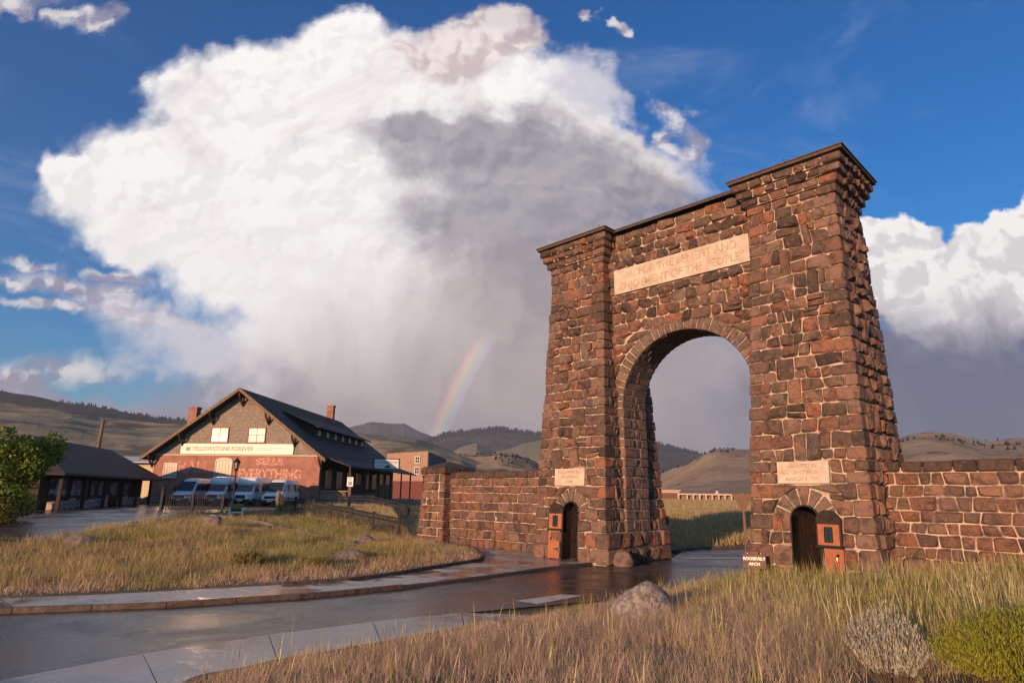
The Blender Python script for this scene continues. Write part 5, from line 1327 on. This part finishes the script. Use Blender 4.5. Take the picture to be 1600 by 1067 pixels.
def blades(name, base, height, width, colr, lean, label, seg=3, head=None, curve=.35):
    """base (n,3); arrays height,width,(n,) colr (n,3): tapered bent blades, seg quads each (last is a point)"""
    n = len(base); az = nr.uniform(0, 2*np.pi, n); dirx, diry = np.cos(az), np.sin(az)
    la = lean*nr.uniform(.2, 1.6, n); wa = az+np.pi/2+nr.normal(0, .5, n); wx, wy = np.cos(wa), np.sin(wa)
    V = np.zeros((n, 2*(seg+1), 3)); Tn = np.zeros((n, 2*(seg+1), 3))
    for s_ in range(seg+1):
        t = s_/seg; off = height*la*(t*(1-curve)+t*t*curve); z = height*(t-.25*la*t*t)
        wd = width*(1-t)**.6 if head is None else width*np.where(t < .66, .45, head*(1-t)/.34*.9+.12)
        wd = np.maximum(wd, .0008)
        for q, sg in ((0, -1), (1, 1)):
            V[:, 2*s_+q, 0] = base[:, 0]+dirx*off+wx*wd*.5*sg; V[:, 2*s_+q, 1] = base[:, 1]+diry*off+wy*wd*.5*sg; V[:, 2*s_+q, 2] = base[:, 2]+z
            Tn[:, 2*s_+q] = colr
    k = np.arange(n)[:, None]*(2*(seg+1)); F_ = []
    for s_ in range(seg): F_.append(np.concatenate([k+2*s_, k+2*s_+1, k+2*s_+3, k+2*s_+2], 1))
    return V.reshape(-1, 3), np.concatenate(F_), Tn.reshape(-1, 3)
def grass(name, region, n, hrange, wrange, palfn, lean, label, tuft=10, spread=.07, seg=2, head=None):
    """region(n) -> xy points; tufts of blades"""
    xy = region(n); m_ = len(xy)
    b = np.repeat(xy, tuft, axis=0)+nr.normal(0, spread, (m_*tuft, 2)); z = ground_h(b[:, 0], b[:, 1])-.02
    hs = nr.uniform(.55, 1.2, m_*tuft)*np.repeat(nr.uniform(*hrange, m_)*(.55+.95*fbm(xy[:, 0]*.9, xy[:, 1]*.9, 31, 3))*(.45+.55*sstep(np.minimum(pdist(xy[:, 0], xy[:, 1], BERM_LINE[:13]), pdist(xy[:, 0], xy[:, 1], LAWN)), 0, 2.6)), tuft)
    pt = palfn(b[:, 0], b[:, 1])*nr.uniform(.6, 1.25, (len(b), 1))*np.repeat(nr.uniform(.75, 1.15, (m_, 1)), tuft, axis=0)
    V, F_, Tn = blades(name, np.c_[b, z], hs, nr.uniform(*wrange, len(b)), pt, lean, label, seg, head)
    return np_mesh(name, V, F_, Tn, M['grass'], None, 'stuff', label)
def pal_mix(names, probs):
    return lambda x, y: np.array([PAL[q] for q in names])[nr.choice(len(names), len(x), p=probs)]
def zone_pal(x, y, a, b, sc_=.35, seed=2, sharp=(.40, .60), jit=.12):
    k = sstep(fbm(x*sc_, y*sc_, seed)+nr.normal(0, jit, len(x)), *sharp)[:, None]
    return a*(1-k)+b*k
P_ = {k: np.array(v) for k, v in PAL.items()}
EXCL = [NEAROUT+NEARIN[::-1]]
def poly_region(poly, dens=None, minx=None):
    xs = [p[0] for p in poly]; ys = [p[1] for p in poly]
    def fn(n):
        out = []
        while sum(map(len, out)) < n:
            p = np.c_[nr.uniform(min(xs), max(xs), n), nr.uniform(min(ys), max(ys), n)]
            k = inside(p[:, 0], p[:, 1], poly)
            if dens is not None: k &= nr.random(n) < dens(p[:, 0], p[:, 1])
            out.append(p[k])
        return np.concatenate(out)[:n]
    return fn
# near bank, bounded to what lies before the camera
NEARBANK = [(-5.0, 9.2), (-4.4, 11.2), (-2.9, 12.6), (-.95, 14.5), (.8, 15.9), (3.0, 18.5), (5.4, 20.95), (7.3, 22.6), arch_w(3.3, -2.72), arch_w(7.4, -2.72), arch_w(7.5, -.85), arch_w(16, -.85), (18, 13), (14, 8), (7, 3.2), (1.5, 3.2), (-3, 5.5)]
def berm_d(x, y): return pdist(x, y, BERM_LINE)
def near_pal(x, y):
    # pinkish cheatgrass towards the road, green wheatgrass towards the right-hand wall
    k = sstep((x*.8-y*.12)+5.0*(fbm(x*.28, y*.28, 6)-.5)+nr.normal(0, .9, len(x)), 1.2, 5.2)[:, None]
    c_ = P_['pink']*(1-k)+(P_['olive']*.55+P_['green']*.45)*k
    g_ = (nr.random(len(x)) < .22)[:, None]; c_ = np.where(g_, P_['straw']*.5+c_*.5, c_)
    g_ = (nr.random(len(x)) < .10)[:, None]; return np.where(g_, P_['green'], c_)
SHRUBS = [(4.0, 7.2, .55), (5.15, 6.75, .9), (6.1, 7.5, .85), (3.0, 14.55, .55)]
def clear(x, y):
    k = np.ones(np.shape(x))
    for sx_, sy_, sr_ in SHRUBS: k = k*(np.hypot(x-sx_, y-sy_) > sr_)
    # thin grass beside the two domed shrubs
    return k*(1-.85*((x > 3.2) & (x < 6.4) & (y < 6.6)))
dn = lambda x, y: clear(x, y)*(.35+.65*sstep(fbm(x*.7, y*.7, 14), .30, .55))
grass('meadow_grass', poly_region(NEARBANK, dn), 11000, (.15, .36), (.003, .0075), near_pal, .55, 'dry pinkish and green grass covering the roadside bank', 14, .09, 3)
def rightgreen(x, y): return sstep(x*.8-y*.12+4*(fbm(x*.3, y*.3, 4)-.5), 1.0, 4.5)
grass('tall_seed_grass', poly_region(NEARBANK, lambda x, y: clear(x, y)*(.10+.9*rightgreen(x, y))), 3200, (.40, .74), (.005, .010), lambda x, y: zone_pal(x, y, P_['olive'], P_['straw'], .8, 3, (.35, .65), .2), .28, 'tall seeding grass stems on the bank below the wall', 6, .10, 6, 1.6)
grass('low_grass', poly_region(NEARBANK), 6000, (.08, .20), (.006, .012), near_pal, .8, 'short matted grass under the taller stems', 12, .12, 2)
# island lawn
ISLE = [(-34, 11.8), (-24, 14.3), (-13.2, 17.7), (-9.1, 19.5), (-5.3, 21.7), (-4.2, 23.2), (-3.0, 25.6), (-1.6, 27.8), (-1.4, 29.6), (-2.0, 33.4), (-3.9, 36.6), (-6.3, 39.8), (-9, 42.5), (-17, 49.5), (-20.3, 47.5), (-21.4, 44), (-19.9, 35), (-19.0, 26.8), (-24, 25.2), (-34, 24)]
PATHP = [(-22, 43.2), (-17, 42.0), (-12, 37.5), (-7.5, 31.2), (-7.0, 31.9), (-11.5, 38.3), (-16.8, 43.2), (-22, 44.4)]
def isle_pal(x, y):
    c_ = zone_pal(x, y, P_['gold'], P_['olive'], .28, 8, (.50, .70), .08)
    k = (sstep(pdist(x, y, LAWN), 3.4, .6)*sstep(fbm(x*.5, y*.5, 3), .3, .55))[:, None]; c_ = c_*(1-k)+P_['pink']*k
    g_ = (nr.random(len(x)) < .2)[:, None]; return np.where(g_, P_['straw'], c_)
isle_d = lambda x, y: np.where(inside(x, y, PATHP), 0, .35+.65*sstep(fbm(x*.45, y*.45, 19), .28, .5))
grass('island_grass', poly_region(ISLE, isle_d), 17000, (.22, .48), (.008, .018), isle_pal, .5, 'golden dry grass over the island between road and parking lot', 9, .13, 2)
grass('island_low_grass', poly_region(ISLE, lambda x, y: np.where(inside(x, y, PATHP), 0, 1)), 9000, (.08, .2), (.012, .024), isle_pal, .8, 'short dry turf beneath the island grass', 8, .16, 2)
# field beyond the fence, bank behind the arch
FIELD = [(-6.6, 39.9), (-17.2, 49.3), (-17.0, 56), (-15.6, 59.6), (-5.5, 57), (2, 52), (-3, 41.5)]
grass('field_grass', poly_region(FIELD), 9000, (.35, .6), (.015, .03), lambda x, y: zone_pal(x, y, P_['gold'], P_['straw'], .3, 5), .4, 'tall golden grass in the field behind the fence', 7, .16, 2)
BANKP = [(8.6, 35.0), (10.8, 36.8), (13.8, 38.3), (22, 40), (46, 100), (46, 125), (24, 125), (13, 60), (8, 42)]
grass('bank_grass', poly_region(BANKP, lambda x, y: np.where(y < 60, 1, .3)), 9000, (.3, .6), (.02, .045), lambda x, y: zone_pal(x, y, P_['gold'], P_['straw']*.8, .2, 15), .4, 'dry grass on the bank beyond the passage', 7, .25, 2)
# shrubs with leaves
def leaves(name, pts, nrm, size, tint, mat, parent, aspect=.45):
    n = len(pts); t_ = np.cross(nrm, nr.normal(size=(n, 3))); t_ /= np.linalg.norm(t_, axis=1)[:, None]; b_ = np.cross(nrm, t_)
    s_ = size[:, None]; V = np.stack([pts-t_*s_, pts+b_*s_*aspect, pts+t_*s_, pts-b_*s_*aspect], 1).reshape(-1, 3)
    return np_mesh(name, V, np.arange(4*n).reshape(-1, 4), np.repeat(tint, 4, axis=0), mat, parent)
def crown_pts(blobs, n):
    out = []; nm = []; w_ = np.array([b[3]*b[4]*b[5] for b in blobs])**.67; w_ /= w_.sum()
    for (x, y, z, rx_, ry_, rz_), k in zip(blobs, (w_*n).astype(int)):
        d = nr.normal(size=(k, 3)); d /= np.linalg.norm(d, axis=1)[:, None]; r_ = nr.uniform(.55, 1.05, k)**.6
        # knots of leaves
        r_ *= 1+.22*np.sin(d[:, 0]*9+x)*np.sin(d[:, 1]*8+y)*np.sin(d[:, 2]*10)
        out.append(np.array((x, y, z))+d*r_[:, None]*np.array((rx_, ry_, rz_))); nm.append(d+nr.normal(0, .6, (k, 3)))
    p = np.concatenate(out); q = np.concatenate(nm); return p, q/np.linalg.norm(q, axis=1)[:, None]
def shrub(name, loc, blobs, n, size, c1, c2, label, cat='shrub', stems=8, h=1.0, group=None):
    root = empty(name, loc, 0, label, cat, group)
    p, q = crown_pts(blobs, n); k = nr.random((len(p), 1)); tint = (np.array(c1)*(1-k)+np.array(c2)*k)*nr.uniform(.75, 1.2, (len(p), 1))
    leaves('crown', p, q, nr.uniform(size*.6, size*1.3, len(p)), tint, M['leaf'], root)
    mb = MB()
    for j in range(stems):
        b = blobs[j % len(blobs)]; e = (b[0]+rng.uniform(-.4, .4)*b[3], b[1]+rng.uniform(-.4, .4)*b[4], b[2]+.3*b[5])
        mb.tube([(rng.uniform(-.15, .15), rng.uniform(-.15, .15), -.1), (e[0]*.5, e[1]*.5, e[2]*.55), e], [.06*h, .04*h, .012*h], 6)
    mb.build('trunk', simple('bark', (.12, .085, .06), (.08, .06, .045), 8, .9, .5, 30) if 'bark' not in M else M['bark'], root)
    return root
M['bark'] = simple('bark', (.12, .085, .06), (.08, .06, .045), 8, .9, .5, 30)
tx_, ty_ = -25.6, 33.5
tb_ = [(0, 0, 2.4, 1.3, 1.2, 1.2), (-1.7, .2, 2.3, 1.3, 1.2, 1.3), (.2, -.5, 1.3, 1.3, .9, .8), (-1.5, -.4, .9, 1.2, .8, .8), (1.0, -.3, .8, .8, .7, .6)]
for k in range(22):
    a_ = rng.uniform(0, 6.28); e_ = rng.uniform(-.15, 1.0); r_ = rng.uniform(1.2, 1.9); q_ = rng.uniform(.38, .75)
    tb_.append((-.6+math.cos(a_)*r_*1.25, math.sin(a_)*r_*.8, 2.5+e_*1.65, q_, q_, q_*rng.uniform(.8, 1.15)))
tb_ = [tuple(q*.96 for q in b) for b in tb_]
shrub('leafy_tree', (tx_-.3, ty_, gz(tx_, ty_)), tb_, 17000, .10, (.08, .15, .022), (.23, .28, .045), 'dense bright green bushy tree beside the low pavilion', 'tree', 9, 1.5)
shrub('mixed_shrub', (-25.2, 31.6, gz(-25.2, 31.6)), [(-.6, 0, .7, 1.1, .8, .8), (.5, 0, .6, .8, .7, .7), (-1.6, .3, .9, .9, .8, .9)], 5000, .08, (.10, .09, .02), (.22, .17, .03), 'yellowing shrub at the foot of the green tree', 'shrub', 6, .8)
# sagebrush and rabbitbrush at the right foreground
def sprays(name, loc, n, hgt, rad, c1, c2, label, cat, leafn, leafl, leafw, up=.5, stemw=.006, dome=False):
    root = empty(name, loc, 0, label, cat)
    az = nr.uniform(0, 2*np.pi, n); rr = rad*np.sqrt(nr.random(n)); tipx, tipy = rr*np.cos(az), rr*np.sin(az)
    tz = hgt*(np.sqrt(np.maximum(1-(rr/rad)**2*.8, .05)) if dome else (1-.45*(rr/rad)))*nr.uniform(.72, 1.08, n)
    bx_ = tipx*.22; by__ = tipy*.22
    mb = MB()
    for j in range(0, n, 3):
        mb.tube([(bx_[j], by__[j], -.05), ((bx_[j]+tipx[j])*.55, (by__[j]+tipy[j])*.55, tz[j]*.55), (tipx[j], tipy[j], tz[j])], [stemw*1.6, stemw, stemw*.5], 4, False)
    mb.build('stems', M['bark'], root)
    t_ = nr.uniform(.35, 1.0, (n, leafn)); X = bx_[:, None]+(tipx-bx_)[:, None]*t_**1.15; Y = by__[:, None]+(tipy-by__)[:, None]*t_**1.15; Z = tz[:, None]*t_
    b = np.stack([X, Y, Z], -1).reshape(-1, 3)+nr.normal(0, .008, (n*leafn, 3))
    k = nr.random((len(b), 1)); tint = (np.array(c1)*(1-k)+np.array(c2)*k)*nr.uniform(.8, 1.2, (len(b), 1))
    V, F_, Tn = blades('f', b, nr.uniform(.6, 1.2, len(b))*leafl, np.full(len(b), leafw), tint, up, '', 2)
    np_mesh('crown', V, F_, Tn, M['leaf'], root); return root
x, y = 4.0, 7.2; sprays('sagebrush', (x, y, gz(x, y)), 230, .92, .42, (.36, .35, .27), (.52, .48, .38), 'silvery grey sagebrush with upright plumes on the grassy bank', 'shrub', 34, .055, .009, .45)
x, y = 5.15, 6.75; sprays('rabbitbrush', (x, y, gz(x, y)), 1300, .72, .92, (.22, .25, .02), (.38, .36, .04), 'bright yellow-green domed shrub beside the silvery sagebrush', 'shrub', 20, .05, .008, .5, .004, True)
x, y = 6.1, 7.5; sprays('rabbitbrush', (x, y, gz(x, y)), 900, .65, .85, (.19, .23, .02), (.33, .32, .035), 'smaller bright green domed shrub farther from the silvery sagebrush', 'shrub', 18, .05, .008, .5, .004, True)
for (x, y, r_, hh, lab) in ((-9.3, 23.6, .75, .75, 'dark olive bush in the middle of the grassy island'), (-6.9, 24.0, .55, .5, 'small dark bush near the flat boulder'), (-19.0, 45.2, .6, .8, 'green bush growing by the short fence section'), (-8.9, 31.0, .6, .5, 'low green bush beside the footpath')):
    sprays('sage_bush', (x, y, gz(x, y)), 260, hh*.75, r_, (.19, .17, .05), (.32, .25, .09), lab, 'shrub', 22, .09, .014, .5, .006, True)

# ------------------------------------------------------------------ hills
def hillmat(name, c1, c2, c3, sc_, tree=(.5, .6), treeamt=1.0):
    mt, t, b = new_mat(name); pos = t.n('ShaderNodeNewGeometry').outputs['Position']
    n1 = t.noise(pos, sc_, 7, .6, .5); n2 = t.noise(t.vm('MULTIPLY', pos, (1, 1, 3.0)), sc_*2.7, 8, .68, .3)
    cc = t.mix(t.step(n1, .38, .62), c1, c2); cc = t.mix(t.math('MULTIPLY', t.step(t.noise(pos, sc_*9, 6, .7), .5, .72), .55), cc, tuple(q*.45 for q in c2))
    cc = t.mix(t.math('MULTIPLY', t.step(n2, *tree), treeamt), cc, c3)
    t.set(b.inputs['Base Color'], cc); b.inputs['Roughness'].default_value = .95; b.inputs['Specular IOR Level'].default_value = .1
    bn = t.n('ShaderNodeBump'); bn.inputs['Strength'].default_value = .8; bn.inputs['Distance'].default_value = 1.2/sc_*.02
    t.set(bn.inputs['Height'], n2); t.l.new(bn.outputs[0], b.inputs['Normal']); return mt
def hill(name, sky_px, r0, r1, mat, label, base=1.0, rough=.06, seed=1, cols=260, rws=46, power=1.0):
    """ridge seen against the sky: crest line at distance r1, foot at r0, falling away behind"""
    px = np.interp(np.linspace(0, 1, cols), np.linspace(0, 1, len(sky_px)), [p[0] for p in sky_px]); py = np.interp(px, [p[0] for p in sky_px], [p[1] for p in sky_px])
    V = []
    for j in range(cols):
        d = ray(px[j], py[j]); hh = math.hypot(d.x, d.y); ux, uy = d.x/hh, d.y/hh; zc = EYE+r1*d.z/hh
        for i in range(rws):
            t = i/(rws-1)*1.35; r_ = r0+(r1-r0)*t
            k = math.sin(min(t, 1)*math.pi/2)**(1.3*power) if t <= 1 else 1-((t-1)/.35)**2*.8
            V.append((ux*r_, uy*r_, base+(zc-base)*k, t))
    V = np.array(V); amp = rough*(V[:, 2].max()-base); L = (r1-r0)*.35
    fall = np.sin(np.clip(V[:, 3], 0, 1)*np.pi)*.9+.06
    rid = 1-np.abs(2*fbm(V[:, 0]/L, V[:, 1]/L, seed, 5)-1)
    rid2 = 1-np.abs(2*fbm(V[:, 0]/L*3.1+9, V[:, 1]/L*3.1, seed+3, 4)-1); V[:, 2] += (rid2-.62)*amp*1.1*fall*np.clip(1.15-V[:, 3], .15, 1)
    V[:, 2] += (rid-.62)*amp*2.2*fall+(fbm(V[:, 0]/L*5, V[:, 1]/L*5, seed+7, 3)-.5)*amp*.4
    ii = np.arange(cols*rws).reshape(cols, rws)
    f = np.stack([ii[:-1, :-1], ii[1:, :-1], ii[1:, 1:], ii[:-1, 1:]], -1).reshape(-1, 4)
    o = mesh_obj(name, V[:, :3], f.tolist(), mat, smooth=True)
    tag(o, label, kind='structure'); return o, V
TAN1, TAN2, SAGE, PINE, ROCKC = (.40, .29, .18), (.28, .22, .135), (.125, .115, .07), (.03, .036, .028), (.20, .12, .085)
hA, VA = hill('terraced_hill', [(-500, 640), (-200, 640), (0, 648), (60, 652), (110, 659), (150, 667), (220, 674), (300, 677), (420, 680), (560, 690), (600, 694), (650, 699), (720, 716), (760, 735)], 190, 620, hillmat('terrace_grass', (.42, .32, .20), (.25, .23, .15), (.11, .105, .075), .014, (.46, .60), .85), 'dry terraced grass hill behind the hall', 1.2, .09, 3, 300, 60)
hB, VB = hill('wooded_ridge', [(-600, 600), (-200, 604), (0, 622), (40, 627), (90, 636), (150, 644), (210, 654), (250, 661), (300, 665), (420, 674), (520, 690)], 900, 2000, hillmat('wooded_slope', (.045, .05, .04), (.07, .068, .05), PINE, .004, (.42, .55), .9), 'dark wooded ridge behind the terraced hill', 1, .05, 8)
hC, VC = hill('far_mountain', [(430, 690), (520, 676), (556, 668), (580, 663), (600, 664), (632, 662), (650, 671), (676, 683), (720, 694), (800, 705)], 3700, 4700, hillmat('far_slope', (.08, .085, .075), (.12, .11, .085), PINE, .001, (.42, .6), .7), 'distant blue flat-topped mountain', 1, .08, 12)
hD, VD = hill('forest_mountain', [(560, 715), (620, 702), (665, 691), (700, 680), (760, 675), (785, 673), (830, 679), (870, 683), (940, 688), (1010, 697), (1045, 704), (1075, 711), (1100, 719), (1150, 740), (1200, 752), (1300, 760)], 1900, 3300, hillmat('forest_slope', (.085, .083, .068), (.12, .105, .08), (.045, .05, .04), .0018, (.40, .58), .75), 'broad forested mountain behind the wall and arch', 1, .09, 17)
hM, VM = hill('meadow_slope', [(690, 716), (720, 700), (745, 694), (770, 708), (790, 704), (820, 694), (850, 689), (900, 690), (960, 704), (1010, 725), (1060, 748)], 1200, 1850, hillmat('meadow', (.34, .27, .17), (.25, .22, .135), (.09, .085, .06), .003, (.60, .75), .6), 'pale meadow slope at the foot of the forested mountain', 1, .03, 23)
hE, VE = hill('round_hill', [(640, 740), (690, 722), (720, 716), (750, 714), (780, 711), (800, 712), (820, 719), (850, 733), (880, 741), (930, 755)], 250, 480, hillmat('round_hill_grass', TAN1, TAN2, (.06, .05, .035), .02, (.46, .60), .9), 'small rounded dry hill above the stone wall', 1, .10, 29)
hF, VF = hill('dry_hill', [(1015, 760), (1040, 748), (1075, 731), (1090, 722), (1110, 712), (1125, 709), (1150, 709), (1180, 710), (1250, 704), (1340, 702), (1405, 700), (1425, 694), (1455, 691), (1485, 690), (1510, 697), (1545, 704), (1575, 700), (1610, 697), (1700, 690), (1900, 680), (2300, 690)], 330, 1000, hillmat('dry_slope', (.38, .28, .18), (.27, .205, .135), (.07, .065, .05), .010, (.54, .66), .8), 'dry brown hill beyond the arch and the lichened wall', 1, .11, 35, 340, 60)
# trees on the ridges: small cones
def cones(name, V, n, h0, h1, label, sel, rad=.28):
    c_ = V[sel(V)]; p = c_[nr.integers(0, len(c_), n)][:, :3].copy(); jit = (c_[:, 0].max()-c_[:, 0].min())/500
    p[:, :2] += nr.normal(0, jit, (n, 2)); h = nr.uniform(h0, h1, n); k = 6; a = np.arange(k)*2*np.pi/k
    Vv = np.zeros((n, k+1, 3)); Vv[:, :k, 0] = p[:, 0:1]+np.cos(a)*(h*rad)[:, None]; Vv[:, :k, 1] = p[:, 1:2]+np.sin(a)*(h*rad)[:, None]; Vv[:, :k, 2] = p[:, 2:3]-h[:, None]*.05
    Vv[:, k, 0] = p[:, 0]; Vv[:, k, 1] = p[:, 1]; Vv[:, k, 2] = p[:, 2]+h
    b = np.arange(n)[:, None]*(k+1); F_ = np.concatenate([np.concatenate([b+j, b+(j+1) % k, b+k], 1) for j in range(k)])
    return np_mesh(name, Vv.reshape(-1, 3), F_, np.tile(np.array((.032, .038, .026)), (n*(k+1), 1))*nr.uniform(.7, 1.3, (n*(k+1), 1)), M['leaf'], None, 'stuff', label)
cones('ridge_conifers', VB, 1100, 5, 11, 'dark conifers along the wooded ridge', lambda V: (V[:, 3] > .72) & (fbm(V[:, 0]*.006, V[:, 1]*.006, 4) > .47))
cones('hill_junipers', VF, 240, 1.6, 3.8, 'scattered junipers on the dry hill', lambda V: (V[:, 3] > .45) & (V[:, 3] < .97) & (fbm(V[:, 0]*.012, V[:, 1]*.012, 5) > .56), .5)
cones('hill_bushes', VE, 160, .7, 1.6, 'dark bushes on the small rounded hill', lambda V: (V[:, 3] > .5) & (V[:, 3] <= 1.02), .6)
cones('mountain_forest', VD, 2600, 10, 19, 'forest on the mountain skyline', lambda V: V[:, 3] > .6)

# ------------------------------------------------------------------ haze
HZ = MB().box(-9500, 9500, -250, 9500, -3, 530).build('haze', None)
HZ.data.materials.clear(); hm = bpy.data.materials.new('haze'); hm.use_nodes = True; hm.node_tree.nodes.clear(); t = NT(hm.node_tree)
pv = t.n('ShaderNodeVolumePrincipled'); pv.inputs['Color'].default_value = (.80, .84, .92, 1); pv.inputs['Density'].default_value = 1.25e-4; pv.inputs['Anisotropy'].default_value = .2
ho = t.n('ShaderNodeOutputMaterial'); t.l.new(pv.outputs[0], ho.inputs['Volume']); HZ.data.materials.append(hm); tag(HZ, 'thin damp air', kind='stuff')
